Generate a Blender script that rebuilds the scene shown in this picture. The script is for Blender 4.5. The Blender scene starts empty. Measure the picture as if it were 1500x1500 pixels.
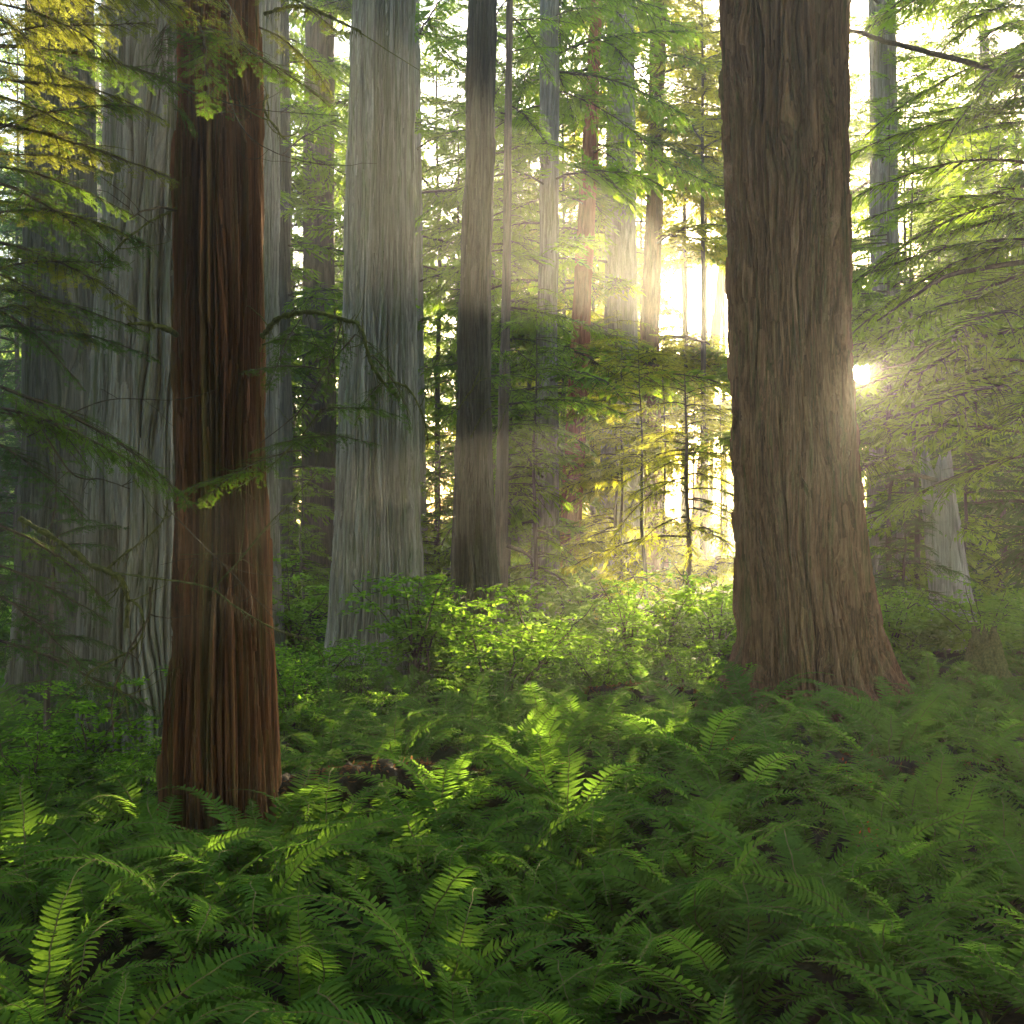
import bpy, math, random
import numpy as np
from mathutils import Vector, Matrix

S = bpy.context.scene
COL = S.collection
PI = math.pi
EYE = 2.5
HORIZON = 760.0

def pt(px, py, Y):
    """photo pixel (1500 px frame) at depth Y -> world point"""
    return np.array([(px - 750.0) / 1500.0 * Y, Y, EYE - (py - HORIZON) / 1500.0 * Y])

def smooth(a, b, x):
    t = np.clip((x - a) / (b - a), 0, 1)
    return t * t * (3 - 2 * t)

# ------------------------------------------------------------------ noise
def vnoise(u, v, pu, seed):
    """value noise, periodic in u with period pu (int), u,v in cells"""
    rg = np.random.default_rng(seed)
    pu = max(1, int(pu))
    v = v - v.min() if np.ndim(v) else v
    tab = rg.random((pu, int(np.max(v)) + 3))
    iu = np.floor(u).astype(int); fu = u - iu
    iv = np.floor(v).astype(int); fv = v - iv
    fu = fu * fu * (3 - 2 * fu); fv = fv * fv * (3 - 2 * fv)
    a = tab[iu % pu, iv]; b = tab[(iu + 1) % pu, iv]
    c = tab[iu % pu, iv + 1]; d = tab[(iu + 1) % pu, iv + 1]
    return (a * (1 - fu) + b * fu) * (1 - fv) + (c * (1 - fu) + d * fu) * fv

# ------------------------------------------------------------------ geometry buffers
class Geo:
    def __init__(self):
        self.V = []; self.Q = []; self.M = []; self.n = 0
    def add(self, V, Q, mat=0):
        V = np.asarray(V, float).reshape(-1, 3); Q = np.asarray(Q, int).reshape(-1, 4)
        self.V.append(V); self.Q.append(Q + self.n); self.M.append(np.full(len(Q), mat))
        self.n += len(V)
    def merge(self, g, R=None, t=None, s=1.0, mat=None):
        V, Q, M = g.arrays()
        V = V * s
        if R is not None: V = V @ np.asarray(R).T
        if t is not None: V = V + np.asarray(t)
        self.V.append(V); self.Q.append(Q + self.n); self.M.append(M if mat is None else np.full(len(Q), mat))
        self.n += len(V)
    def arrays(self):
        if len(self.V) != 1:
            if not self.V:
                return np.zeros((0, 3)), np.zeros((0, 4), int), np.zeros(0, int)
            self.V = [np.concatenate(self.V)]; self.Q = [np.concatenate(self.Q)]; self.M = [np.concatenate(self.M)]
        return self.V[0], self.Q[0], self.M[0]
    def mesh(self, name, mats, smoothed=False):
        V, Q, M = self.arrays()
        me = bpy.data.meshes.new(name)
        me.vertices.add(len(V)); me.vertices.foreach_set('co', V.astype(np.float32).ravel())
        me.loops.add(len(Q) * 4); me.loops.foreach_set('vertex_index', Q.astype(np.int32).ravel())
        me.polygons.add(len(Q))
        me.polygons.foreach_set('loop_start', np.arange(0, len(Q) * 4, 4, dtype=np.int32))
        for m in mats: me.materials.append(m)
        me.polygons.foreach_set('material_index', M.astype(np.int32))
        me.polygons.foreach_set('use_smooth', np.full(len(Q), smoothed, dtype=bool))
        me.update(calc_edges=True)
        return me

def obj(name, me, parent=None):
    o = bpy.data.objects.new(name, me); COL.objects.link(o)
    if parent is not None: o.parent = parent
    return o
def tag(o, label=None, cat=None, group=None, kind=None):
    if label: o['label'] = label
    if cat: o['category'] = cat
    if group: o['group'] = group
    if kind: o['kind'] = kind
    return o
def thing(name, label, cat, loc=(0, 0, 0), rz=0.0, group=None):
    o = obj(name, None); o.location = tuple(float(c) for c in loc); o.rotation_euler = (0, 0, rz)
    o.empty_display_size = .2
    return tag(o, label, cat, group)

def rotz(a):
    c, s = math.cos(a), math.sin(a); return np.array([[c, -s, 0], [s, c, 0], [0, 0, 1.]])
def roty(a):
    c, s = math.cos(a), math.sin(a); return np.array([[c, 0, s], [0, 1, 0], [-s, 0, c.real]])
def rotx(a):
    c, s = math.cos(a), math.sin(a); return np.array([[1, 0, 0], [0, c, -s], [0, s, c]])
def orient(az, pitch, roll=0.0):
    """local +X pointed at azimuth az and raised by pitch"""
    return rotz(az) @ roty(-pitch) @ rotx(roll)
def norm(a):
    return a / np.maximum(np.linalg.norm(a, axis=-1, keepdims=True), 1e-9)

def tube(g, P, r, n=6, mat=0, closed=True):
    P = np.asarray(P, float); r = np.broadcast_to(np.asarray(r, float), (len(P),))
    T = norm(np.gradient(P, axis=0))
    ref = np.array([0, 0, 1.]) if abs(T[:, 2]).mean() < .8 else np.array([0., 1, 0])
    A = norm(np.cross(T, ref)); B = np.cross(T, A)
    th = np.arange(n) * 2 * PI / n
    V = P[:, None] + r[:, None, None] * (np.cos(th)[None, :, None] * A[:, None] + np.sin(th)[None, :, None] * B[:, None])
    k = len(P)
    i, j = np.meshgrid(np.arange(k - 1), np.arange(n), indexing='ij')
    Q = np.stack([i * n + j, i * n + (j + 1) % n, (i + 1) * n + (j + 1) % n, (i + 1) * n + j], -1).reshape(-1, 4)
    g.add(V.reshape(-1, 3), Q, mat)

def spline(pts, k=8):
    """Catmull-Rom through points"""
    P = np.asarray(pts, float); P = np.vstack([2 * P[0] - P[1], P, 2 * P[-1] - P[-2]])
    out = []
    for i in range(1, len(P) - 2):
        t = np.linspace(0, 1, k, endpoint=False)[:, None]
        a, b, c, d = P[i - 1], P[i], P[i + 1], P[i + 2]
        out.append(.5 * (2 * b + (c - a) * t + (2 * a - 5 * b + 4 * c - d) * t ** 2 + (3 * b - a - 3 * c + d) * t ** 3))
    out.append(P[-2][None])
    return np.concatenate(out)

def diamonds(g, base, dirv, side, L, W, mat=0, fold=0.0, up=None):
    """leaf shaped quads"""
    L = np.asarray(L)[:, None]; W = np.asarray(W)[:, None]
    mid = base + dirv * L * .45
    if up is not None: mid = mid + up * (L * fold)
    tip = base + dirv * L
    V = np.stack([base, mid + side * W, tip, mid - side * W], 1)
    n = len(base)
    Q = np.arange(n * 4).reshape(n, 4)
    g.add(V.reshape(-1, 3), Q, mat)

# ------------------------------------------------------------------ materials
def new_mat(name):
    m = bpy.data.materials.new(name); m.use_nodes = True
    nt = m.node_tree; nt.nodes.clear()
    out = nt.nodes.new('ShaderNodeOutputMaterial')
    return m, nt, out
def node(nt, typ, **kw):
    n = nt.nodes.new(typ)
    for k, v in kw.items(): setattr(n, k, v)
    return n
def ramp(nt, stops, fac):
    r = node(nt, 'ShaderNodeValToRGB')
    el = r.color_ramp.elements
    el[0].position, el[0].color = stops[0][0], (*stops[0][1], 1)
    el[1].position, el[1].color = stops[-1][0], (*stops[-1][1], 1)
    for p, c in stops[1:-1]:
        e = el.new(p); e.color = (*c, 1)
    nt.links.new(fac, r.inputs[0])
    return r.outputs[0]
def mix(nt, fac, a, b):
    n = node(nt, 'ShaderNodeMix', data_type='RGBA')
    for sock, v in ((n.inputs['Factor'], fac), (n.inputs[6], a), (n.inputs[7], b)):
        if hasattr(v, 'is_linked'): nt.links.new(v, sock)
        elif isinstance(v, (int, float)): sock.default_value = v
        else: sock.default_value = (*v, 1)
    return n.outputs[2]
def noise(nt, vec, scale, detail=4, rough=.6, dist=0.0):
    n = node(nt, 'ShaderNodeTexNoise')
    n.inputs['Scale'].default_value = scale; n.inputs['Detail'].default_value = detail
    n.inputs['Roughness'].default_value = rough; n.inputs['Distortion'].default_value = dist
    nt.links.new(vec, n.inputs['Vector'])
    return n.outputs[0]
def mapped(nt, src, sc):
    m = node(nt, 'ShaderNodeMapping'); m.inputs['Scale'].default_value = sc
    nt.links.new(src, m.inputs['Vector'])
    return m.outputs[0]

def bark_mat(name, dark, mid, light, moss=(.05, .06, .02), moss_amt=.5, sx=16, sz=.9, bump=.5):
    m, nt, out = new_mat(name)
    tc = node(nt, 'ShaderNodeTexCoord').outputs['Object']
    n1 = noise(nt, mapped(nt, tc, (sx, sx, sz)), 1, 6, .65, .4)
    n2 = noise(nt, mapped(nt, tc, (sx * .3, sx * .3, sz * .35)), 1, 4, .6)
    n3 = noise(nt, mapped(nt, tc, (sx * 3.0, sx * 3.0, sz * 2.4)), 1, 4, .7)
    c = ramp(nt, [(.36, dark), (.5, mid), (.66, light)], n1)
    c2 = ramp(nt, [(.4, dark), (.6, light)], n2)
    c = mix(nt, .3, c, c2)
    at = node(nt, 'ShaderNodeAttribute', attribute_name='plate')
    pl = ramp(nt, [(.25, tuple(.55 * d + .25 * q for d, q in zip(dark, mid))), (.5, mid), (.75, tuple(1.15 * q for q in light))], at.outputs['Fac'])
    c = mix(nt, .5, c, pl)
    mm = ramp(nt, [(.62 - .3 * moss_amt, (0, 0, 0)), (.74 - .2 * moss_amt, (1, 1, 1))], noise(nt, mapped(nt, tc, (sx * .45, sx * .45, sz * .5)), 1.3, 5, .7, .3))
    c = mix(nt, mm, c, moss)
    sp = mix(nt, .3, c, ramp(nt, [(.4, tuple(.5 * q for q in dark)), (.62, light)], n3))
    b = node(nt, 'ShaderNodeBump'); b.inputs['Strength'].default_value = bump; b.inputs['Distance'].default_value = .045
    add = node(nt, 'ShaderNodeMath', operation='MULTIPLY_ADD')
    nt.links.new(n3, add.inputs[0]); add.inputs[1].default_value = .6; nt.links.new(n1, add.inputs[2])
    nt.links.new(add.outputs[0], b.inputs['Height'])
    p = node(nt, 'ShaderNodeBsdfPrincipled'); p.inputs['Roughness'].default_value = .9
    p.inputs['Specular IOR Level'].default_value = .15
    nt.links.new(sp, p.inputs['Base Color']); nt.links.new(b.outputs[0], p.inputs['Normal'])
    nt.links.new(p.outputs[0], out.inputs[0])
    return m

def leaf_mat(name, a, b, trans, tw=.45, gloss=.04, patch=1.1):
    """a,b: leaf colours varied plant by plant and in clumps; trans: colour of light coming through"""
    m, nt, out = new_mat(name)
    oi = node(nt, 'ShaderNodeObjectInfo').outputs['Random']
    geo = node(nt, 'ShaderNodeNewGeometry')
    n1 = noise(nt, geo.outputs['Position'], patch, 3, .6)
    n2 = noise(nt, geo.outputs['Position'], patch * 9, 2, .6)
    f = node(nt, 'ShaderNodeMath', operation='MULTIPLY_ADD'); nt.links.new(oi, f.inputs[0]); f.inputs[1].default_value = .45
    f2 = node(nt, 'ShaderNodeMath', operation='MULTIPLY_ADD'); nt.links.new(n1, f2.inputs[0]); f2.inputs[1].default_value = 1.0; f2.inputs[2].default_value = -.3
    nt.links.new(f2.outputs[0], f.inputs[2])
    f3 = node(nt, 'ShaderNodeMath', operation='MULTIPLY_ADD', use_clamp=True); nt.links.new(n2, f3.inputs[0]); f3.inputs[1].default_value = .5
    nt.links.new(f.outputs[0], f3.inputs[2])
    c = mix(nt, f3.outputs[0], a, b)
    t = mix(nt, f3.outputs[0], tuple(x * .75 for x in trans), tuple(min(1, x * 1.25) for x in trans))
    p = node(nt, 'ShaderNodeBsdfDiffuse')
    nt.links.new(c, p.inputs['Color'])
    tr = node(nt, 'ShaderNodeBsdfTranslucent'); nt.links.new(t, tr.inputs[0])
    ms = node(nt, 'ShaderNodeMixShader'); ms.inputs[0].default_value = tw
    nt.links.new(p.outputs[0], ms.inputs[1]); nt.links.new(tr.outputs[0], ms.inputs[2])
    nt.links.new(ms.outputs[0], out.inputs[0])
    return m

def plain_mat(name, a, b, scale=6, rough=.9, bump=.4):
    m, nt, out = new_mat(name)
    tc = node(nt, 'ShaderNodeTexCoord').outputs['Object']
    n1 = noise(nt, tc, scale, 6, .65)
    c = ramp(nt, [(.35, a), (.65, b)], n1)
    bp = node(nt, 'ShaderNodeBump'); bp.inputs['Strength'].default_value = bump; bp.inputs['Distance'].default_value = .02
    nt.links.new(noise(nt, tc, scale * 5, 4, .7), bp.inputs['Height'])
    p = node(nt, 'ShaderNodeBsdfPrincipled'); p.inputs['Roughness'].default_value = rough
    p.inputs['Specular IOR Level'].default_value = .15
    nt.links.new(c, p.inputs['Base Color']); nt.links.new(bp.outputs[0], p.inputs['Normal'])
    nt.links.new(p.outputs[0], out.inputs[0])
    return m

M = {}
M['bark_red'] = bark_mat('red_bark', (.025, .013, .009), (.105, .042, .021), (.31, .12, .048), (.12, .10, .03), .45, 17, .4, .9)
M['bark_grey'] = bark_mat('grey_bark', (.07, .055, .045), (.19, .165, .14), (.36, .33, .30), (.11, .12, .05), .45, 16, .6, .5)
M['bark_pale'] = bark_mat('pale_bark', (.10, .085, .07), (.24, .21, .18), (.42, .39, .35), (.13, .15, .06), .5, 18, .6, .5)
M['bark_dark'] = bark_mat('dark_bark', (.03, .026, .022), (.09, .08, .065), (.18, .16, .13), (.06, .065, .025), .4, 16, .6, .5)
M['bark_brown'] = bark_mat('brown_bark', (.028, .015, .010), (.15, .072, .038), (.33, .18, .095), (.11, .10, .035), .4, 15, .9, .9)
M['bark_far'] = bark_mat('far_bark', (.05, .035, .028), (.13, .09, .07), (.22, .17, .13), (.10, .10, .05), .3, 8, .5, .3)
M['bark_rust'] = bark_mat('rust_bark', (.10, .03, .02), (.32, .09, .05), (.45, .18, .10), (.2, .12, .06), .15, 9, .6, .4)
M['bark_weathered'] = bark_mat('weathered_wood', (.14, .125, .11), (.36, .33, .30), (.55, .51, .47), (.13, .13, .06), .25, 14, .45, .4)
M['wood'] = plain_mat('twig_wood', (.045, .032, .022), (.11, .08, .05), 20)
M['moss'] = plain_mat('moss', (.06, .065, .015), (.16, .16, .045), 30, 1.0, 1.0)
M['log'] = plain_mat('rotten_log', (.015, .011, .008), (.06, .04, .025), 9, .95, .8)
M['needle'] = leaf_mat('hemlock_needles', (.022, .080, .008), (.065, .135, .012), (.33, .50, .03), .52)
M['needle_lit'] = leaf_mat('sunlit_needles', (.055, .11, .008), (.12, .16, .012), (.56, .58, .035), .55)  # lit copy of the needles, sunlight put into the colour
M['needle_shaded'] = leaf_mat('shade_needles', (.018, .05, .014), (.045, .085, .02), (.14, .24, .04), .35)  # shaded copy of the needles, shade put into the colour
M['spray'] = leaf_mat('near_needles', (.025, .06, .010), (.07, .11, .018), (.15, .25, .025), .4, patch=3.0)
M['spray_lit'] = leaf_mat('near_sunlit_needles', (.055, .085, .012), (.13, .14, .02), (.27, .29, .035), .42, patch=3.0)  # lit copy of the near needles, golden sunlight in the colour
M['fern'] = leaf_mat('fern_leaf', (.010, .050, .014), (.075, .135, .018), (.18, .33, .03), .38, .06, .5)
M['rachis'] = plain_mat('fern_stalk', (.09, .085, .03), (.16, .13, .05), 12)
M['dead_fern'] = leaf_mat('dead_fern_leaf', (.09, .04, .018), (.17, .075, .03), (.3, .14, .05), .3)
M['bush'] = leaf_mat('shrub_leaf', (.04, .13, .010), (.09, .19, .016), (.28, .48, .035), .48, .04, .8)
M['red_leaf'] = leaf_mat('red_leaf', (.22, .03, .015), (.3, .06, .02), (.5, .12, .04), .4)

# ------------------------------------------------------------------ trunks
def bark_disp(th, z, ridges, zf, seed, weave=1.0):
    w = (vnoise(th / (2 * PI) * (ridges // 4), z * zf * 1.6, ridges // 4, seed) - .5) * 1.8 * weave
    w += (vnoise(th / (2 * PI) * ridges, z * zf * 6, ridges, seed + 1) - .5) * .35
    w += (vnoise(th / (2 * PI) * (ridges // 2), z * zf * 4.5, ridges // 2, seed + 13) - .5) * .9 * weave
    w += (vnoise(th / (2 * PI) * (ridges // 3), z * 0 + .5, ridges // 3, seed + 14) - .5) * 1.9
    u = th / (2 * PI) * ridges + w
    n1 = vnoise(u, z * zf, ridges, seed + 2)
    d1 = np.clip(np.abs(2 * n1 - 1) * 2.6, 0, 1) ** .7
    s = np.clip(np.abs(np.sin(PI * u)) * 1.3, 0, 1) ** .6
    gap = vnoise(u, z * zf * 1.3, ridges, seed + 5)          # where neighbouring ridges fuse
    s = np.maximum(s, smooth(.62, .85, gap))
    u2 = u * 3
    s2 = np.abs(np.sin(PI * (u2 + vnoise(u2, z * zf * 3, ridges * 3, seed + 6)))) ** .7
    hgt = vnoise(u, z * zf * .8, ridges, seed + 3)           # each strip its own height
    fib = vnoise(u * 7, z * zf * 5, ridges * 7, seed + 4)
    flake = vnoise(u * 2, z * zf * 9, ridges * 2, seed + 7)
    rg = np.random.default_rng(seed + 30); iu = np.floor(u).astype(int) % ridges      # cross breaks: each strip is a chain of plates
    row = np.floor(z * zf * 7 + rg.random(ridges)[iu] * 7 + vnoise(u * 3, z * zf * 9, ridges * 3, seed + 15) * .8).astype(int) % 64
    brk = rg.random((ridges, 64))[iu, row]
    plate = .35 * brk + .65 * (.6 * vnoise(u, z * zf * .6, ridges, seed + 11) + .4 * vnoise(u * 2, z * zf * 2.2, ridges * 2, seed + 12))
    return (.95 * np.minimum(d1, s) + .5 * hgt + .2 * s2 + .16 * fib + .18 * smooth(.45, .6, flake) + .3 * (brk - .5)) - 1.0, plate

def make_trunk(prof, Y, nu, nv, ztop, ridges, amp, zf, seed, mat, flare=.12, flare_h=.7, lobes=7, weave=1.0, zbot=-.35, jag=0.0, strips=0, strip_len=1.0, tuck=.9):
    """prof: rows (photo y, left x, right x) measured at depth Y; returns mesh local to the base, and the base point"""
    prof = sorted(prof, key=lambda p: -p[0])
    zz = np.array([EYE - (p[0] - HORIZON) / 1500 * Y for p in prof])
    cx = np.array([((p[1] + p[2]) / 2 - 750) / 1500 * Y for p in prof])
    rr = np.array([(p[2] - p[1]) / 3000 * Y for p in prof])
    z = np.linspace(zbot, ztop, nv)
    def ext(a):
        v = np.interp(z, zz, a)
        k = (a[-1] - a[-2]) / max(zz[-1] - zz[-2], .1)
        v = np.where(z > zz[-1], a[-1] + k * (z - zz[-1]), v)
        return v
    C = ext(cx); R = np.maximum(ext(rr), rr[-1] * .35)
    ker = np.ones(9) / 9
    C = np.convolve(np.pad(C, 4, 'edge'), ker, 'valid'); R = np.convolve(np.pad(R, 4, 'edge'), ker, 'valid')
    R = R - amp * tuck
    th = np.linspace(0, 2 * PI, nu, endpoint=False)
    TH, Z = np.meshgrid(th, z)
    D, plate = bark_disp(TH, Z, ridges, zf, seed, weave); D = D * amp
    lob = vnoise(TH / (2 * PI) * lobes, np.clip(Z, 0, 99) * .4, lobes, seed + 9)
    low = vnoise(TH / (2 * PI) * 5, Z * .25, 5, seed + 10) - .5
    RR = R[:, None] * (1 + .05 * low) + D + R[:, None] * flare * 3.2 * (lob ** 1.6 - .12) * np.exp(-np.clip(Z, 0, 99) / flare_h)
    base = np.array([np.interp(0, z, C), Y, 0.])
    if jag > 0:
        Z = Z + smooth(ztop - 1.2, ztop, Z) * (vnoise(TH / (2 * PI) * 14, Z * 0, 14, seed + 20) - .5) * 2 * jag
    V = np.stack([C[:, None] + RR * np.cos(TH) - base[0], RR * np.sin(TH), Z], -1).reshape(-1, 3)
    i, j = np.meshgrid(np.arange(nv - 1), np.arange(nu), indexing='ij')
    Q = np.stack([i * nu + j, i * nu + (j + 1) % nu, (i + 1) * nu + (j + 1) % nu, (i + 1) * nu + j], -1).reshape(-1, 4)
    g = Geo(); g.add(V, Q)
    # close the top
    top = V.reshape(nv, nu, 3)[-1]; c = top.mean(0); c[2] -= .3 * (jag > 0)
    gv = np.concatenate([top, np.tile(c, (nu, 1))]); jj = np.arange(nu)
    g.add(gv, np.stack([jj, (jj + 1) % nu, nu + (jj + 1) % nu, nu + jj], -1))
    axis = lambda h: np.array([np.interp(h, z, C) - base[0], 0, h])
    rad = lambda h: float(np.interp(h, z, R))
    # fibrous strips that stand off the bark
    rg = np.random.default_rng(seed + 50); extra = []
    for k in range(strips):
        a0 = rg.uniform(PI, 2 * PI) if k % 4 else rg.uniform(0, PI); z0_ = rg.uniform(.2, min(ztop, EYE + .55 * Y)); ln = rg.gamma(3, .17) * strip_len
        m_ = 9; f = np.linspace(0, 1, m_)
        ang = a0 + rg.normal(0, .05) * ln * f / max(rr[-1], .2) + np.cumsum(rg.normal(0, .004, m_))
        zz_ = z0_ + ln * f
        r_ = np.interp(zz_, z, R) * 1.01 + amp * rg.uniform(-.02, .18) + .02 * (np.abs(f - .5) * 2) ** 3 * rg.uniform(-.5, 1.0)
        cx_ = np.interp(zz_, z, C) - base[0]
        wd = rg.uniform(.008, .024) * np.sin(np.clip(f, .04, .96) * PI) ** .5
        th_ = .012
        def P_(da, dr): return np.stack([cx_ + (r_ + dr) * np.cos(ang + da / r_), (r_ + dr) * np.sin(ang + da / r_), zz_], -1)
        V4 = np.stack([P_(-wd, -th_), P_(-wd * .6, th_), P_(wd * .7, th_ * .8), P_(wd, -th_)], 1)
        ii, jj_ = np.meshgrid(np.arange(m_ - 1), np.arange(3), indexing='ij')
        g.add(V4.reshape(-1, 3), np.stack([ii * 4 + jj_, (ii + 1) * 4 + jj_, (ii + 1) * 4 + jj_ + 1, ii * 4 + jj_ + 1], -1).reshape(-1, 4))
        extra.append(np.full(m_ * 4, rg.uniform(.15, .9)))
    me = g.mesh('trunk', [mat], True)
    at = me.attributes.new('plate', 'FLOAT', 'POINT')
    vals = np.full(len(me.vertices), .5, np.float32); vals[:plate.size] = plate.ravel()
    if extra: e_ = np.concatenate(extra); vals[-len(e_):] = e_
    at.data.foreach_set('value', vals)
    return me, base, axis, rad

# ------------------------------------------------------------------ boughs (hemlock / redwood sprays)
def bough(rng, L, n1, l1, n2, l2, nl, leaf, leafw, droop=.25, ang=(48, 70), sub_ang=55, thick=.012, wig=.06, pad=0.1):
    """flat drooping spray along +X. returns (wood, leaves)"""
    wood, lv = Geo(), Geo()
    t = np.linspace(0, 1, 14)
    wy = np.cumsum(rng.normal(0, wig * L / 14, 14)); wzz = np.cumsum(rng.normal(0, wig * .5 * L / 14, 14))
    P = np.stack([t * L * (1 - .12 * droop), wy, -droop * L * t ** 2 + wzz], -1)
    P -= P[0]
    tube(wood, P, thick * (1 - .85 * t) + .001, 4)
    up0 = np.array([0, 0, 1.])
    # level 1 twigs
    s = np.sort(rng.uniform(pad, 1, n1)); side = np.where(np.arange(n1) % 2 == 0, 1., -1.)
    o = np.stack([np.interp(s, t, P[:, k]) for k in range(3)], -1)
    T = norm(np.gradient(P, axis=0)); tx = norm(np.stack([np.interp(s, t, T[:, k]) for k in range(3)], -1))
    b = norm(np.cross(up0, tx))
    a = np.radians(rng.uniform(*ang, n1)) * (1 - .45 * s ** 2)
    d = norm(np.cos(a)[:, None] * tx + (np.sin(a) * side)[:, None] * b + up0 * rng.normal(-.05, .13, n1)[:, None])
    prof = np.clip((1.02 - s) ** .6, .12, 1) * np.clip(.35 + s * 2.6, 0, 1)
    ln = l1 * prof * rng.uniform(.55, 1.2, n1)
    keep = rng.random(n1) > .12
    o, d, ln, side = o[keep], d[keep], ln[keep], side[keep]
    k = len(o); u = np.linspace(0, 1, 5)
    dr = rng.uniform(.08, .35, k)
    tw = o[:, None] + d[:, None] * (ln[:, None] * u)[..., None] - up0 * (dr[:, None] * ln[:, None] * u ** 2)[..., None]
    # twig wood as 3-sided tubes (vectorised, thin)
    w1 = np.cross(d, up0); w1 = norm(w1); w2 = norm(np.cross(d, w1))
    rad = (thick * .35) * (1 - .8 * u)
    ring = np.stack([w1, -.5 * w1 + .87 * w2, -.5 * w1 - .87 * w2], 1)      # k,3,3
    V = tw[:, :, None] + ring[:, None] * rad[None, :, None, None]
    base = (np.arange(k) * 15)[:, None, None]; ii = np.arange(4)[None, :, None]; jj = np.arange(3)[None, None]
    Q = np.stack([base + ii * 3 + jj, base + ii * 3 + (jj + 1) % 3, base + (ii + 1) * 3 + (jj + 1) % 3, base + (ii + 1) * 3 + jj], -1)
    wood.add(V.reshape(-1, 3), Q.reshape(-1, 4))
    # level 2 twiglets
    m = np.maximum(3, (n2 * ln / l1).astype(int))
    idx = np.repeat(np.arange(k), m)
    s2 = rng.uniform(.08, 1, len(idx)); sd = np.where(rng.random(len(idx)) < .5, 1., -1.)
    o2 = o[idx] + d[idx] * (ln[idx] * s2)[:, None] - up0 * (dr[idx] * ln[idx] * s2 ** 2)[:, None]
    d1 = norm(d[idx] - up0 * (2 * dr[idx] * s2)[:, None])
    b1 = norm(np.cross(up0, d1)); n_ = np.cross(d1, b1)
    a2 = np.radians(rng.normal(sub_ang, 9, len(idx))) * (1 - .4 * s2)
    d2 = norm(np.cos(a2)[:, None] * d1 + (np.sin(a2) * sd)[:, None] * b1 + n_ * rng.normal(-.06, .16, len(idx))[:, None])
    ln2 = l2 * rng.uniform(.5, 1.2, len(idx)) * np.clip(1.15 - s2, .35, 1)
    # leaves along twiglets
    if nl == 1:
        sdv = norm(np.cross(n_, d2) + n_ * rng.normal(0, .35, len(idx))[:, None])
        diamonds(lv, o2, d2, sdv, ln2, leafw * ln2 / l2 * np.ones(len(idx)))
        diamonds(lv, tw[:, -2], norm(tw[:, -1] - tw[:, -2]), w1, np.full(k, l2), np.full(k, leafw))
    else:
        m2 = np.maximum(3, (nl * ln2 / l2).astype(int))
        id2 = np.repeat(np.arange(len(idx)), m2)
        first = np.concatenate([[0], np.cumsum(m2)[:-1]])
        q = np.arange(len(id2)) - first[id2]
        s3 = (q + .5) / m2[id2]; sd3 = np.where(q % 2 == 0, 1., -1.)
        D2 = d2[id2]; N2 = n_[id2]; B2 = norm(np.cross(N2, D2))
        o3 = o2[id2] + D2 * (ln2[id2] * s3)[:, None]
        a3 = np.radians(rng.normal(52, 10, len(id2)))
        d3 = norm(np.cos(a3)[:, None] * D2 + (np.sin(a3) * sd3)[:, None] * B2 + N2 * rng.normal(.02, .18, len(id2))[:, None])
        diamonds(lv, o3, d3, norm(np.cross(N2, d3)), leaf * rng.uniform(.7, 1.15, len(id2)) * (1.1 - .4 * s3), np.full(len(id2), leafw))
    return wood, lv

RNG = np.random.default_rng(11)
# far boughs: a few metres long, leaflets are whole twiglets
FAR = [bough(np.random.default_rng(100 + i), 1.0, 60, .36, 21, .10, 1, .1, .0115, droop=.22 + .07 * (i % 4), thick=.010, wig=.09) for i in range(7)]
LOOSE = [bough(np.random.default_rng(140 + i), 1.0, 34, .32, 22, .10, 1, .1, .0062, droop=.35 + .08 * i, thick=.009, wig=.12) for i in range(4)]
MID = [bough(np.random.default_rng(180 + i), 1.0, 64, .36, 38, .075, 1, .1, .0058, droop=.22 + .08 * (i % 4), thick=.009, wig=.1) for i in range(6)]
FARLOD = [bough(np.random.default_rng(160 + i), 1.0, 30, .40, 11, .15, 1, .1, .024, droop=.28 + .07 * i, thick=.010, wig=.1) for i in range(4)]

def crown(rng, axis, rad, z0, z1, n, Lfun, boughs, pitch=(.25, -.1), az_bias=None, skip=None, base=(0, 0, 0), leafmat=0, woodmat=1):
    g = Geo(); base = np.asarray(base)
    k = 0
    for i in range(n):
        f = (i + rng.random()) / n
        z = z0 + (z1 - z0) * f
        az = rng.uniform(0, 2 * PI) if az_bias is None or rng.random() > az_bias[1] else az_bias[0] + rng.normal(0, .7)
        L = Lfun(f) * rng.uniform(.6, 1.2)
        p = pitch[0] + (pitch[1] - pitch[0]) * f + rng.normal(0, .12)
        R = orient(az, p, rng.normal(0, .2))
        o = axis(z) + np.array([math.cos(az), math.sin(az), 0]) * rad(z) * .8
        if skip is not None and any(skip(base + o + R @ np.array([L * q, 0, -.25 * L * q * q]), L) for q in (.25, .5, .75, 1)):
            continue
        if skip is not None and any(sun_gap(base + o + R @ np.array([L * q, sg * .2 * L * (1.1 - q), -.25 * L * q * q])) for q in (.2, .4, .6, .8, 1) for sg in (-1, 0, 1)):
            continue
        w, lf = boughs[int(rng.integers(len(boughs)))]
        g.merge(w, R, o, L, woodmat); g.merge(lf, R, o, L, leafmat)
        k += 1; g.top = max(getattr(g, 'top', 0), z)
    return g

def to_px(P):
    return 750 + 1500 * P[0] / P[1], HORIZON - 1500 * (P[2] - EYE) / P[1]

# openings in the canopy through which the low sun and the bright sky reach in
SUN_PX = (1261, 545)
sd = pt(*SUN_PX, 1.0) - np.array([0, 0, EYE]); sd = sd / np.linalg.norm(sd)
HOLES = [(1035, 430, 46, 40), (1022, 702, 48, 42), (930, 905, 40, 30)]
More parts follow.
